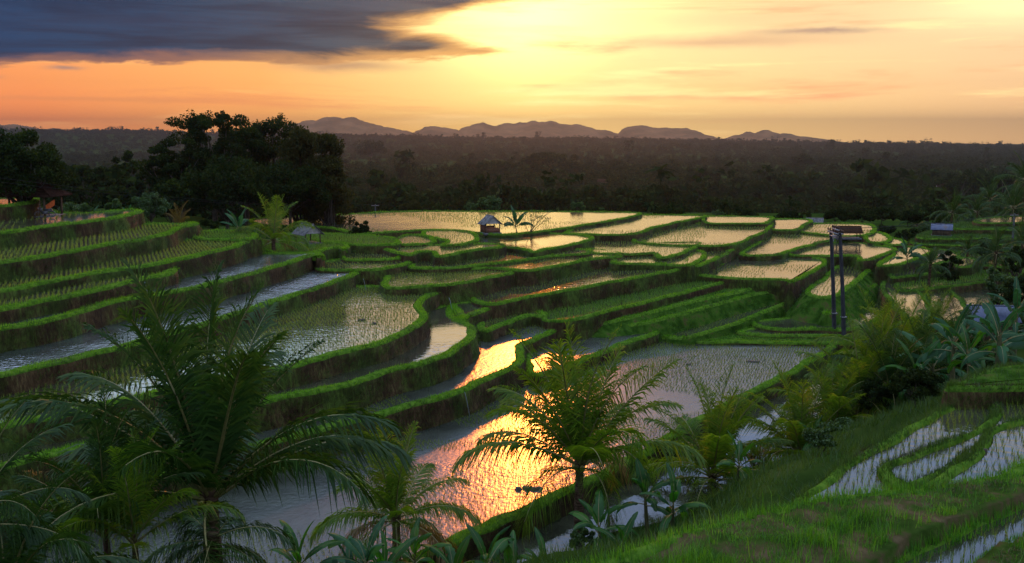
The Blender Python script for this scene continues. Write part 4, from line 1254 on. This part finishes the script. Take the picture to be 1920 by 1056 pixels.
palm(1566, 792, 59, 4.4, 'coconut palm between the reddish-trunked palm and the palm below the poles', 41, n=22, trunk_r=.2)
palm(1728, 700, 62, 4.2, 'coconut palm in front of the bananas, under the yellowish young palm', 42, n=22, kind='shade', trunk_r=.2)
palm(1668, 720, 60, 4.4, 'dark coconut palm filling the belt right of the palm below the poles', 43, n=22, kind='shade', trunk_r=.2)
palm(1800, 655, 66, 3.8, 'dark coconut palm among the bananas under the grey roof', 44, n=20, kind='shade', trunk_r=.18)
palm(512, 446, 103, 5.0, 'coconut palm beside the small left field hut', 12, n=17, trunk_r=.22, lo=-14)
palm(336, 420, 110, 2.8, 'small yellow palm above the upper left terraces', 13, n=10, kind='pale', lo=5, trunk_r=.1)
palm(196, 985, 28, 4.0, 'slender palm with tall upright leaves left of the largest palm', 14, n=13, kind='shade', lo=38, hi=88, trunk_r=.10)
palm(250, 1000, 27, 3.2, 'young palm with yellow-green spear leaf between slender palm and largest palm', 15, n=11, kind='fresh', lo=30, hi=88, trunk_r=.09)
palm(-60, 960, 23, 3.2, 'palm whose fronds reach in over the left edge', 16, n=16, kind='shade', lo=-10, hi=70)
palm(10, 1110, 23, 3.8, 'palm in the bottom left corner with arching fronds', 17, n=16, kind='shade', lo=-5, hi=70)
palm(398, 1000, 26.5, 2.5, 'low palm with hanging fronds under the largest palm', 18, n=13, kind='shade', lo=-30, hi=22)
for i, (px, yc, D, L, lb) in enumerate(((1786, 396, 172, 4.4, 'leftmost tall palm beyond the blue-roofed hut'), (1833, 396, 176, 4.2, 'second tall palm at the far right rim'), (1857, 372, 182, 4.6, 'tall palm with pale leaf tips at the far right rim'),
                                     (1900, 388, 165, 5.2, 'tall palm above the bright far right pond'), (1924, 336, 170, 5.0, 'tallest palm, cut by the right edge'), (1720, 420, 190, 3.6, 'distant palm left of the blue-roofed hut'), (1868, 470, 112, 3.4, 'dark palm among the shaded terraces below the utility pole'), (1815, 468, 130, 2.6, 'small dark palm on the shaded terraces left of the utility pole'), (1918, 452, 120, 3.6, 'dark palm cut by the right edge below the utility pole'), (1745, 492, 110, 2.4, 'small palm right of the ragged banana among the right terraces'))):
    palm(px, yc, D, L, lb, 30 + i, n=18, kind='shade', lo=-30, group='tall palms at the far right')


# ------------------------------------------------------------------ banana plants
def banana_leaf(e0, droop, seed, torn):
    rnd = np.random.RandomState(seed)
    n = 22
    t = np.linspace(0, 1, n)
    th = e0 - droop * t ** 1.5
    ds = 1 / (n - 1)
    P = np.stack([np.concatenate([[0], np.cumsum(np.cos(th[:-1]) * ds)]), .05 * rnd.normal() * t, np.concatenate([[0], np.cumsum(np.sin(th[:-1]) * ds)])], 1)
    N = np.stack([-np.sin(th), 0 * th, np.cos(th)], 1)
    mb = MB()
    mb.tube(P, np.interp(t, [0, .2, 1], [.016, .011, .002]), 4, 1, False)
    hw = .125 * np.clip(np.sin(math.pi * np.clip((t - .17) / .83, 0, 1) ** .8), 0, 1) ** .55
    for s in (-1, 1):
        sag = rnd.uniform(.1, .3)
        segs = []
        i = 3
        while i < n - 1:                               # strips of blade between tears
            k = rnd.randint(2, 4) if rnd.rand() < torn else rnd.randint(5, 9)
            segs.append((i, min(i + k, n - 1)))
            i += k
        for a, b in segs:
            q = np.arange(a, b + 1)
            dz = sag + (rnd.uniform(0, .9) if rnd.rand() < torn else 0)
            w = hw[q].copy()
            if torn > .2: w[-1] *= .82; w[0] *= .9
            mid = P[q] + np.array([0, s, 0]) * (w * .55)[:, None] + N[q] * (w * .16)[:, None]
            out = P[q] + np.array([0, s, 0]) * (w * (1 - .3 * dz))[:, None] + N[q] * (w * (.12))[:, None] - np.array([0, 0, 1.]) * (w * dz)[:, None]
            V = np.concatenate([P[q], mid, out])
            m = len(q)
            j = np.arange(m - 1)
            F = np.concatenate([np.stack([j, j + 1, j + 1 + m, j + m], 1), np.stack([j + m, j + 1 + m, j + 1 + 2 * m, j + 2 * m], 1)])
            mb.add(V, F, 0)
    return mb


BPOOL = {}


def bananas(kind):
    if kind not in BPOOL:
        L = []
        for i, e in enumerate((84, 74, 64, 52, 40, 26, 10)):
            for v in range(2):
                o = banana_leaf(math.radians(e), .55 + 1.5 * (1 - e / 90.) + .35 * v, 300 + i * 5 + v, .85 if kind == 'bananapale' else .35 + .3 * v).build('leaf', [M[kind], M['rachis']], None, True)
                L.append((e, o.data))
                bpy.data.objects.remove(o)
        BPOOL[kind] = L
    return BPOOL[kind]


def banana(px, D, h, L, label, seed, n=8, kind='banana', ybase=None, lo=0, group='banana plants'):
    rnd = np.random.RandomState(seed)
    if ybase is None:
        x, y, z = place(px, D)
    else:
        x, y, z = at_d(px, ybase, D)
    t = tag(empty('banana_plant', (x, y, z - .1)), label, 'banana plant', group)
    k = np.linspace(0, 1, 7)[:, None]
    lx, ly = rnd.normal(0, .12, 2)
    P = np.c_[lx * k, ly * k, h * k]
    MB().tube(P, np.interp(k[:, 0], [0, .9, 1], [.13, .075, .05]) * max(.6, h / 2.2), 8).build('stem', M['stem'], t, True)
    ps = bananas(kind)
    for i, e in enumerate(np.linspace(85, lo, n) + rnd.normal(0, 5, n)):
        j = int(np.argmin([abs(q[0] - e) for q in ps]))
        j = min(len(ps) - 1, (j // 2) * 2 + rnd.randint(2))
        put(ps[j][1], 'leaf', t, (lx, ly, h * (1 - .03 * i)), (rnd.normal(0, .15), 0, i * 2.4 + rnd.normal(0, .3) + seed), L * rnd.uniform(.8, 1.1))
    return t


for i, (px, D, h, L, n, kd, lb) in enumerate((
    (450, 104, 1.4, 2.6, 8, 'bananapale', 'banana plant with torn grey-green leaves left of the palm by the left field hut'),
    (203, 103, 1.3, 2.3, 7, 'bananapale', 'banana plant with tall upright leaves, left of the pair above the upper pond'),
    (246, 105, 1.5, 2.2, 7, 'bananapale', 'banana plant with two pale upright leaves, right of the pair above the upper pond'),
    (178, 104, 1.0, 1.8, 6, 'bananapale', 'small banana plant between the pavilion and the two taller bananas'),
    (969, 128.5, 1.0, 2.8, 9, 'bananapale', 'lone banana plant on the bund right of the field hut'),
    (1702, 113, 1.4, 2.6, 9, 'bananapale', 'ragged banana plant alone among the right terraces'),
    (1762, 60, 3.2, 2.9, 10, 'bananapale', 'banana plant with blue-green upright leaf left of the grey roof'),
    (1800, 57, 3.0, 2.8, 10, 'bananapale', 'banana plant in front of the grey roof, leaning leaves'),
    (1725, 58, 2.4, 2.5, 9, 'banana', 'low banana plant right of the palms under the poles'),
    (1850, 66, 4.6, 2.9, 11, 'bananapale', 'tall banana plant behind the grey roof with feathered leaves'),
    (1912, 70, 4.8, 3.0, 11, 'bananapale', 'tall banana plant at the right edge above the grey roof'),
    (1885, 52, 4.0, 2.9, 10, 'bananapale', 'banana plant with dark leaning stem at the right edge below the grey roof'),
    (1690, 60, 2.6, 2.4, 9, 'bananapale', 'banana plant among the palms left of the blue-green one'),
    (1835, 54, 2.6, 2.6, 9, 'banana', 'low banana plant beneath the grey roof'),
    (1650, 64, 2.6, 2.1, 6, 'bananapale', 'banana plant with one thin upright leaf right of the concrete poles'),
    (1540, 57, 2.2, 2.0, 7, 'banana', 'banana plant between the second right palm and the palm below the poles'),
    (1225, 42, 2.0, 2.0, 8, 'banana', 'banana plant with one bright sunlit leaf, left of the pair by the narrow pond'),
    (1272, 41, 2.1, 2.0, 8, 'banana', 'banana plant with broad lit leaf, right of the pair by the narrow pond'),
    (1135, 40, 1.4, 2.1, 8, 'banana', 'low banana plant right of the central palm trunk'),
    (1170, 39, .9, 1.8, 7, 'banana', 'lowest banana plant behind the near grass'),
    (965, 38, 1.2, 1.9, 7, 'banana', 'banana plant left of the central palm trunk, narrow leaves'),
    (905, 36, 1.0, 2.2, 7, 'banana', 'banana plant at the bottom edge between the two front palms'),
    (850, 37, .8, 1.8, 7, 'banana', 'small banana plant with hanging leaf at the bottom edge'),
    (705, 36, 1.0, 2.0, 9, 'banana', 'banana plant with blue-green leaves in front of the second front palm'),
    (640, 36, .9, 1.9, 8, 'bananapale', 'banana plant with torn leaves against blue water, right of the largest palm'),
    (575, 36.5, .8, 1.7, 7, 'banana', 'small banana plant just right of the largest palm'),
    (770, 37.5, 1.1, 2.1, 8, 'banana', 'banana plant with bright leaf tip at the bottom centre'),
    (540, 34, .9, 2.1, 8, 'banana', 'banana plant at the bottom edge under the fronds of the largest palm'),
    (672, 34.5, .6, 1.9, 8, 'bananapale', 'low banana plant at the bottom edge left of the second front palm'),
    (1030, 37, .9, 1.9, 8, 'banana', 'banana plant just left of the central palm trunk, broad leaves'),
    (1395, 44, 1.2, 1.7, 8, 'banana', 'small banana plant between the first and second right palms'),
)):
    base = {450: 452, 969: 436, 1702: 502}.get(px)
    banana(px, D, h, L, lb, 400 + i, n, kd, base, lo=28 if D > 100 else 2)

# ------------------------------------------------------------------ small dry tree beside the lone banana
def bare_shrub(px, py, D, h, label):
    rnd = np.random.RandomState(77)
    p = at_d(px, py, D)
    t = tag(empty('bare_shrub', p), label, 'shrub')
    w = MB()
    ends = []
    for i in range(7):
        e = np.array([rnd.normal(.25, .35) * h, rnd.normal(0, .25) * h, h * rnd.uniform(.6, 1.05)])
        limb(w, (rnd.normal(0, .08), 0, -.1), e, .05, .015, .12, rnd)
        for q in range(3):
            f = e + np.array([rnd.normal(.2, .3), rnd.normal(0, .2), rnd.uniform(.0, .4)]) * h * .45
            limb(w, e * .8, f, .018, .008, .05, rnd, 4)
            ends.append(f)
    w.build('trunk', M['bark'], t, True)
    V, F = leafcards(np.array(ends), np.full(len(ends), .22), 9, .13, rnd)
    mesh('crown', V, F, M['bush'], t)


bare_shrub(993, 436, 128, 2.6, 'thin bare shrub right of the lone banana, dark against the bright pond')


# ------------------------------------------------------------------ huts
def hut(p, rz, w, d, hw, rise, over, roofm, label, walls=(), gable=True, postm='wood', plinth=.12, name='field_hut', cat='hut', floor=None):
    t = tag(empty(name, p, rz), label, cat)
    W, Dp = w / 2, d / 2
    if plinth: MB().box((0, 0, plinth / 2 - .1), (w + .3, d + .3, plinth + .2)).build('plinth', M['concrete'], t)
    for sx in (-1, 1):
        for sy in (-1, 1):
            MB().box((sx * (W - .05), sy * (Dp - .05), hw / 2 + plinth), (.11, .11, hw)).build('post', M[postm], t)
    z = hw + plinth
    th = .06
    r = MB()
    # two sloping sheets with ridged surface
    for s in (-1, 1):
        nr = 14
        ys = np.linspace(-Dp - over, Dp + over, nr * 2 + 1)
        top = z + rise
        k = (W + over) / W
        zl = top - rise * k
        cor = .018 * (np.arange(len(ys)) % 2)
        A = np.c_[np.full(len(ys), s * .0), ys, top + cor]
        B = np.c_[np.full(len(ys), s * (W + over)), ys, zl + cor]
        V = np.concatenate([A, B, A - [0, 0, th], B - [0, 0, th]])
        m = len(ys)
        j = np.arange(m - 1)
        r.add(V, np.concatenate([np.stack([j, j + 1, j + 1 + m, j + m], 1), np.stack([j + 2 * m, j + 3 * m, j + 1 + 3 * m, j + 1 + 2 * m], 1), np.stack([j + m, j + 1 + m, j + 1 + 3 * m, j + 3 * m], 1)]))
        r.add(V[[0, m, 3 * m, 2 * m]], [[0, 1, 2, 3]])
        r.add(V[[m - 1, 2 * m - 1, 4 * m - 1, 3 * m - 1]], [[0, 1, 2, 3]])
    r.tube([(0, -Dp - over - .02, z + rise + .03), (0, Dp + over + .02, z + rise + .03)], .05, 6)
    r.build('roof', M[roofm], t)
    if gable:
        for s in (-1, 1):
            y = s * (Dp + .02)
            V = np.array([(-W - over * .6, y, z - rise * over * .6 / W), (W + over * .6, y, z - rise * over * .6 / W), (0, y, z + rise - .06), (-W - over * .6, y + .04 * s, z - rise * over * .6 / W), (W + over * .6, y + .04 * s, z - rise * over * .6 / W), (0, y + .04 * s, z + rise - .06)])
            g = MB(); g.add(V, [[0, 1, 2], [3, 5, 4]]); g.add(V, [[0, 3, 4, 1], [1, 4, 5, 2], [0, 2, 5, 3]])
            g.build('gable_board', M['board'], t)
    for side, h0, mm in walls:
        if side == 'l': MB().box((-W + .02, 0, plinth + h0 / 2), (.06, d - .16, h0)).build('wall', M[mm], t)
        if side == 'r': MB().box((W - .02, 0, plinth + h0 / 2), (.06, d - .16, h0)).build('wall', M[mm], t)
        if side == 'b': MB().box((0, Dp - .02, plinth + h0 / 2), (w - .16, .06, h0)).build('wall', M[mm], t)
        if side == 'f': MB().box((0, -Dp + .02, plinth + h0 / 2), (w - .16, .06, h0)).build('wall', M[mm], t)
    if floor: MB().box((0, 0, plinth + floor), (w - .1, d - .1, .08)).build('floor', M['wood'], t)
    return t


p = at_h(919, 437, 13.45 * S)
hut(p, math.radians(24), 2.0, 1.9, 1.30, .85, .30, 'tin', 'field hut with grey tin gable roof and red-brown walls beside the bright ponds', walls=(('l', 1.25, 'brick'), ('b', .75, 'brick'), ('f', .55, 'brick')), floor=.5)
mound = MB()
th = np.linspace(0, 2 * math.pi, 25)[:-1]
p = at_h(578, 455, 13.0 * S)
hut(p, math.radians(38), 1.9, 2.5, 1.25, .85, .35, 'tin', 'open field hut on thin posts with grey roof, beside the palm on the left', floor=None, plinth=.05)
p = at_h(1765, 442, 15.8 * S)
hut(p, math.radians(66), 1.7, 2.5, 1.0, .6, .25, 'bluetin', 'small hut with blue tin roof on the shaded right terraces', walls=(('l', .95, 'wood'), ('r', .95, 'wood'), ('b', .95, 'wood'), ('f', .95, 'wood')))
p = at_h(1588, 446, 15.6 * S)
hut(p, math.radians(86), 1.7, 3.3, .95, .65, .3, 'thatch', 'brown-roofed open shelter seen behind the tops of the concrete poles', gable=False, plinth=.05)
p = at_d(1858, 573, 72)
hut((p[0], p[1], p[2] - 2.9), math.radians(82), 2.6, 2.8, 2.0, .75, .3, 'bluetin', 'shed with slate-blue sheet roof half hidden by bananas at the right', walls=(('l', 1.9, 'wood'), ('b', 1.9, 'wood')))
p = at_d(1528, 408, 186)
hut((p[0], p[1], p[2] - 2.4), math.radians(70), 2.0, 2.6, 1.5, .7, .3, 'tin', 'tiny pale-roofed hut below the far rim, left of the pole tops', walls=(('l', 1.4, 'wood'), ('f', 1.4, 'wood')))

# far roofs in the wood
for i, (px, py, D, w, lb) in enumerate(((1130, 336, 900, 8, 'far dull roof in the wood under the middle mountain'), (1765, 344, 640, 5, 'far reddish roof in the wood at the right'))):
    q = at_d(px, py, D)
    hut((q[0], q[1], q[2] - 6), math.radians(75 + i * 9), w * .7, w, 4, 2.0, .6, 'thatch' if i == 0 else 'tile', lb, walls=(('l', 3.8, 'wood'), ('f', 3.8, 'wood')), name='farmhouse', cat='house')


def pavilion():
    x, y, z = place(58, 97)
    e = at_d(58, 366, 97)[2]
    z = e - 2.0
    t = tag(empty('pavilion', (x, y, z)), 'open pavilion with dark hipped tile roof under the tree at the left edge', 'pavilion')
    w, d, rise = 3.5, 2.4, 1.55
    V = [(-w, -d, 2.0), (w, -d, 2.0), (w, d, 2.0), (-w, d, 2.0), (-w * .28, 0, 2.0 + rise), (w * .28, 0, 2.0 + rise)]
    V2 = [(a, b, c - .1) for a, b, c in V]
    m = MB()
    m.add(V, [[0, 1, 5, 4], [2, 3, 4, 5]]); m.add(V, [[1, 2, 5], [3, 0, 4]])
    m.add(V2, [[4, 5, 1, 0], [5, 4, 3, 2]]); m.add(V2, [[5, 2, 1], [4, 0, 3]])
    m.add(V + V2, [[0, 6, 7, 1], [1, 7, 8, 2], [2, 8, 9, 3], [3, 9, 6, 0]])
    for k in range(1, 9):                               # courses of tile
        f = k / 9
        m.box((0, -d * (1 - f) - .02, 2.0 + rise * f + .02), (2 * (w * (1 - f) + w * .28 * f), .10, .05), 0, 0, .5)
    m.tube([V[4], V[5]], .07, 6)
    for a, b in ((0, 4), (3, 4), (1, 5), (2, 5)): m.tube([V[a], V[b]], .06, 5)
    m.build('roof', M['tile'], t)
    for sx in (-1, 1):
        for sy in (-1, 1): MB().box((sx * (w - .9), sy * (d - .6), .9), (.16, .16, 2.2)).build('post', M['wood'], t)
    MB().box((0, 0, -.12), (2 * w - 1.2, 2 * d - .7, .3)).build('floor', M['concrete'], t)
    return x, y, z


pvx, pvy, pvz = pavilion()


def motorbike(loc, rz):
    t = tag(empty('motorbike', loc, rz), 'dark motorbike parked under the tiled pavilion', 'motorbike')
    for x in (-.62, .62):
        a = np.linspace(0, 2 * math.pi, 19)
        MB().tube(np.c_[x + .27 * np.cos(a), 0 * a, .30 + .27 * np.sin(a)], .05, 6, cap=False).build('wheel', M['black'], t)
    b = MB()
    b.box((0, 0, .45), (.55, .22, .30)); b.box((-.35, 0, .62), (.7, .2, .16), 0, 0)
    b.tube([(.62, 0, .30), (.50, 0, .75), (.42, 0, 1.0)], .04, 6); b.tube([(-.62, 0, .30), (-.2, 0, .45)], .05, 6)
    b.box((.30, 0, .72), (.22, .26, .38))
    b.build('body', M['black'], t)
    MB().box((-.30, 0, .76), (.72, .24, .10)).build('seat', M['black'], t)
    h = MB()
    h.tube([(.38, -.34, 1.02), (.44, 0, .98), (.38, .34, 1.02)], .02, 5)
    for s in (-1, 1): h.tube([(.40, s * .26, 1.0), (.42, s * .30, 1.22)], .012, 4); h.box((.42, s * .32, 1.25), (.03, .14, .09))
    h.build('handlebar', M['black'], t)
    MB().tube([(.52, 0, .86), (.58, 0, .86)], [.08, .09], 8).build('headlight', M['steel'], t)


q = at_d(84, 397, 94)
motorbike((q[0], q[1], gz(q[0], q[1]) if False else pvz + .05), math.radians(200))
q = at_d(94, 385, 95)
cl = MB()
u = np.linspace(0, 1, 7)
g = np.array([[(.9 * a - .45) , .05 * math.sin(7 * a + 3 * b), .55 * a - b * .55] for b in np.linspace(0, 1, 5) for a in u])
cl.add(g, [[r * 7 + c, r * 7 + c + 1, (r + 1) * 7 + c + 1, (r + 1) * 7 + c] for r in range(4) for c in range(6)])
o = tag(cl.build('cloth', M['orange'], None, True), 'orange cloth hung aslant beside the pavilion post', 'cloth')
o.location = tuple(q)


# ------------------------------------------------------------------ power poles and cables
def poles():
    b1, b2 = at_h(1566, 628, 20.85 * S), at_h(1584, 636, 20.85 * S)
    t1, t2 = at_d(1558, 432, b1[1]), at_d(1575, 436, b2[1])
    t = tag(empty('power_pole', b1), 'tall twin grey concrete power pole with crossarms at the end of the large pond', 'power pole')
    B = np.array(b1)
    for a, c in ((b1, t1), (b2, t2)):
        MB().tube([a - B - [0, 0, 1], (a + c) / 2 - B, c - B], [.225, .185, .15], 12).build('pole', M['pole'], t, True)
    mid = (t1 + t2) / 2 - B
    ax = (t2 - t1); ax[2] = 0; ax /= np.linalg.norm(ax)
    rz = math.atan2(ax[1], ax[0]) - .12
    ca = np.array([math.cos(rz), math.sin(rz), 0])
    pr = np.array([-ca[1], ca[0], 0])
    for k, (off, dz, ln) in enumerate(((.24, -.12, 3.3), (-.24, -.12, 3.3), (.0, .18, 2.2))):
        MB().box(mid + pr * off + [0, 0, dz], (ln, .10, .12), rz).build('crossarm', M['steel'], t)
    n = 0
    for off, dz, xs in ((.24, -.06, (-1.55, -1.0, -.5, .5, 1.0, 1.55)), (-.24, -.06, (-1.5, -.9, .2, .9, 1.5)), (0, .24, (-.95, -.35, .35, .95))):
        for x in xs:
            c = mid + ca * x + pr * off + [0, 0, dz]
            MB().tube([c, c + [0, 0, .07], c + [0, 0, .10], c + [0, 0, .18], c + [0, 0, .21], c + [0, 0, .31]], [.03, .03, .085, .07, .085, .03], 7).build('insulator', M['insulator'], t)
    MB().box(mid + [0, 0, -.42], (1.5, .7, .07), rz).build('platform', M['steel'], t)
    for x in (-.4, .1, .5):
        c = mid + ca * x + [0, 0, -.36]
        MB().tube([c + pr * .1, c + pr * .1 + [0, 0, .36]], .07, 6).build('switch', M['insulator'], t)
    br = MB()
    for s in (-1, 1): br.tube([mid + ca * s * 1.4 + [0, 0, -.2], mid + ca * s * .35 + [0, 0, -1.0]], .03, 5)
    br.build('brace', M['steel'], t)
    for a, c in ((b1, t1), (b2, t2)):
        MB().box(a + (c - a) * .21 - B, (.46, .46, .10)).build('band', M['steel'], t)
    return B + mid, ca, pr


pm, pca, ppr = poles()


def cable(a, b, sag, label, r=.012):
    s = np.linspace(0, 1, 24)[:, None]
    P = np.array(a) * (1 - s) + np.array(b) * s - np.array([0, 0, 1.]) * (4 * sag * s * (1 - s))
    tag(MB().tube(P, r, 4).build('power_cable', M['wire']), label, 'cable', 'overhead power cables')


def small_pole(px, ybase, ytop, D, label):
    b, c = at_d(px, ybase, D), at_d(px, ytop, D)
    h = c[2] - b[2]
    t = tag(empty('utility_pole', b), label, 'power pole')
    MB().tube([(0, 0, -1.5), (0, 0, h)], [.16, .10], 8).build('pole', M['concrete'], t, True)
    MB().box((0, 0, h - .25), (1.3, .09, .1), .3).build('crossarm', M['steel'], t)
    for x in (-.55, 0, .55): MB().tube([(x, x * .3, h - .2), (x, x * .3, h)], [.05, .04], 6).build('insulator', M['insulator'], t)
    return c


c1 = small_pole(704, 402, 383, 168, 'short grey utility pole on the far rim right of the grove')
c2 = small_pole(1899, 446, 400, 128, 'thin grey utility pole on the shaded terraces at the right edge')
for k, x in enumerate((-1.5, 0.0, 1.5)):
    cable(pm + pca * x + [0, 0, .12 + .1 * (k == 1)], c2 + np.array([.5 * (k - 1), .2, -.05]), .35, ['lowest of the three cables from the twin pole to the right', 'middle of the three cables from the twin pole to the right', 'topmost of the three cables from the twin pole to the right'][k], .014)
l0 = at_d(-160, 322, 70)
for k, dz in enumerate((0, .35)):
    cable(l0 + [0, 0, dz], c1 + [0, 0, -.05 - .25 * k * 0 + dz * .1], 1.1, ['lower cable crossing in front of the dark grove', 'upper cable crossing in front of the dark grove'][k], .009)
cable(c1, at_d(1010, 384, 260), 1.2, 'cable running from the short far-rim pole out over the wood', .012)


# ------------------------------------------------------------------ trickles of water between terraces, clods in the ponds
def trickle(px, py, Ha, Hb, dx):
    a = at_h(px, py, Ha * S)
    h = (Hb - Ha) * S
    n = 9
    u = np.linspace(0, 1, n)
    away = -a[:2] / np.linalg.norm(a[:2])
    P = np.c_[a[0] + away[0] * (.25 + .3 * u ** .6) + dx * u, a[1] + away[1] * (.25 + .3 * u ** .6), a[2] - .08 - h * u ** 1.3]
    w = .009
    side = np.array([.999, 0, 0])
    V = np.concatenate([P - side * w * (1 + .5 * R.rand(n, 1)), P + side * w * (1 + .5 * R.rand(n, 1))])
    j = np.arange(n - 1)
    F = np.stack([j, j + 1, j + 1 + n, j + n], 1)
    e = P[-1]
    th = np.linspace(0, 2 * math.pi, 13)[:-1]
    fo = np.c_[e[0] + .45 * np.cos(th), e[1] + .25 * np.sin(th), np.full(12, e[2] + .02)]
    F2 = np.array([[2 * n, 2 * n + i, 2 * n + i + 1] for i in range(1, 11)])
    tag(mesh('water_trickle', np.concatenate([V, fo * .0 + fo]), [F, F2], M['stream']), kind='structure')


trickle(842, 556, 15.9, 17.35, .3)
trickle(681, 520, 14.6, 15.9, .25)
trickle(871, 731, 19.2, 21.1, .35)
trickle(271, 526, 11.95, 13.0, .2)

for i, (px, py, H, s, lb) in enumerate(((989, 916, 21.1, .55, 'dark clod in the middle of the orange glitter'), (1416, 678, 21.1, .45, 'long dark clod in the upper part of the large pond'), (1290, 683, 21.1, .25, 'small clod left of the long clod in the large pond'),
                                        (676, 600, 15.9, .30, 'clod in the curved pond, left one of two'), (702, 606, 15.9, .22, 'clod in the curved pond, right one of two'), (1842, 845, 9.45 / .9 * 1.05, .16, 'clod in the blue pond at the right'))):
    p = at_h(px, py, H * S if i < 5 else 10.5)
    V, F = [], []
    m = MB()
    for q in range(9):
        c = np.array([R.normal(0, s * .45), R.normal(0, s * .2), .02])
        a = np.linspace(0, 2 * math.pi, 8)[:-1]
        r = s * R.uniform(.15, .35)
        ring = np.c_[c[0] + r * 1.3 * np.cos(a), c[1] + r * np.sin(a), np.full(7, -.06)]
        m.add(np.concatenate([ring, ring * [1, 1, 0] * .55 + np.r_[c[:2], 0] * .45 + [0, 0, .05 + r * .25], [[c[0], c[1], .07 + r * .3]]]), [[k, (k + 1) % 7, 7 + (k + 1) % 7] for k in range(7)] + [[k, 7 + (k + 1) % 7, 7 + k] for k in range(7)] + [[7 + k, 7 + (k + 1) % 7, 14] for k in range(7)])
    o = tag(m.build('mud_clod', M['mud'], None, True), lb, 'clod')
    o.location = tuple(p)


# ------------------------------------------------------------------ near grassy bank and undergrowth
def near_bank():
    w3 = next(p for p in PLOTS if p['name'] == 'W3')
    w4 = next(p for p in PLOTS if p['name'] == 'W4')
    q = w3['Q']
    g = np.arange(-2, 16, .16)
    X, Y = np.meshgrid(np.arange(-3, 17, .16), np.arange(10, 34, .16))
    xy = np.stack([X.ravel(), Y.ravel()], 1)
    ins = inside(xy, q - w3['n'] * .2)
    pond = inside(xy, w4['Q'] - w4['n'] * .1)
    z = w3['plane'][0] + .05 + .16 * fbm(xy * .7, 4) + .10 * fbm(xy * 2.3, 2)
    z = np.where(pond, w4['plane'][0] - .6, z)
    ny, nx = X.shape
    i = (np.arange(ny - 1)[:, None] * nx + np.arange(nx - 1)[None]).ravel()
    F = np.stack([i, i + 1, i + 1 + nx, i + nx], 1)
    F = F[ins[F].all(1)]
    tag(mesh('grass_bank', np.c_[xy, z], F, M['bank'], smooth=True), kind='structure')
    n = 190000
    pts = np.stack([R.uniform(-3, 16, n), R.uniform(11, 33, n)], 1)
    pts = pts[inside(pts, q - w3['n'] * .1)]
    pts = pts[~inside(pts, w4['Q'] + w4['n'] * .12)]
    zz = w3['plane'][0] + .03 + .16 * fbm(pts * .7, 4) + .10 * fbm(pts * 2.3, 2)
    P = np.c_[pts, zz]
    P = P[in_view(P, 30)]
    a = fbm(P[:, :2] * .55 + 9, 3)
    b = fbm(P[:, :2] * .35 + 30, 3)
    tall = (a > .02)
    dry = (b > .07)
    A = P[tall & ~dry]
    A = A[R.rand(len(A)) < np.clip(.55 + 2 * fbm(A[:, :2] * 1.3, 2), .15, 1)]
    nearP.add(blades(A, .18 + .55 * np.clip(fbm(A[:, :2] * .8, 2) + .15, 0, .6), .011, .45, 2))
    A = P[~tall & ~dry]
    A = A[R.rand(len(A)) < np.clip(.5 + 2.5 * fbm(A[:, :2] * .9 + 5, 3), .05, 1)]
    nearP.add(blades(A, .13, .010, .6, 2))
    A = P[dry]
    A = A[R.rand(len(A)) < .8]
    deadP.add(blades(A, .12, .010, 1.1, 2))
    A = P[dry]
    A = A[R.rand(len(A)) < .25]
    nearP.add(blades(A, .17, .010, .6, 2))
    # single tall stalks
    A = P[R.rand(len(P)) < .012]
    nearP.add(blades(A, .75, .012, .5, 2))


def weeds():
    """tall weeds on the slopes that carry no terrace"""
    n = 170000
    r = np.sqrt(R.uniform(20 ** 2, 92 ** 2, n))
    a = np.radians(R.uniform(-31, 31, n))
    xy = np.stack([r * np.sin(a), r * np.cos(a)], 1)
    xy = np.concatenate([xy, np.stack([R.uniform(-45, 0, 9000), R.uniform(88, 140, 9000)], 1)])
    ok = np.ones(len(xy), bool)
    for p in PLOTS: ok &= ~inside(xy, p['Q'] + p['n'] * .15)
    xy = xy[ok]
    P = np.c_[xy, ground(xy) - .03]
    P = P[in_view(P)]
    P = P[~covered(P, -1, .2)]
    d = np.linalg.norm(P[:, :2], axis=1)
    f = fbm(P[:, :2] * .25, 3)
    k = f > -.3
    greenP2.add(blades(P[k], .28 + .55 * np.clip(f[k] + .2, 0, 1), .018 + .0003 * d[k], .6, 1))


greenP2 = Pile()
near_bank()
weeds()
M['weeddusk'] = leafmat("weed_and_dusk_blade", [(0, (.012, .036, .005)), (.5, (.030, .075, .008)), (.9, (.055, .115, .012)), (1, (.09, .08, .03))], .45)  # weed green, also the dusk-darkened tone of the right-hand bund grass
greenP2.build('undergrowth', M['weeddusk'])
duskP.build('dusk_grass_and_weeds', M['weeddusk'])  # bund grass with dusk shade in its colour, plus weeds on the faces

# ------------------------------------------------------------------ finish: grass and rice gathered above, and the evening haze
grassP.build('bund_grass', M['blade'])
hangP.build('hanging_grass', M['hang'])
riceP.build('rice_seedlings', M['rice'])
greenP.build('young_rice', M['ricegreen'])
nearP.build('tall_grass', M['nearblade'])
deadP.build('dry_grass', M['deadblade'])


def haze():
    m, g, out = mat("evening_haze")
    v = g.n('ShaderNodeVolumePrincipled')
    v.inputs['Color'].default_value = (.135, .175, .215, 1)
    v.inputs['Density'].default_value = 0.000165
    v.inputs['Anisotropy'].default_value = 0.8
    g.put(out.inputs[1], v.outputs[0])
    b = MB().box((0, 0, 84), (17400, 17400, 228))
    tag(b.build('haze', m), kind='stuff')


haze()
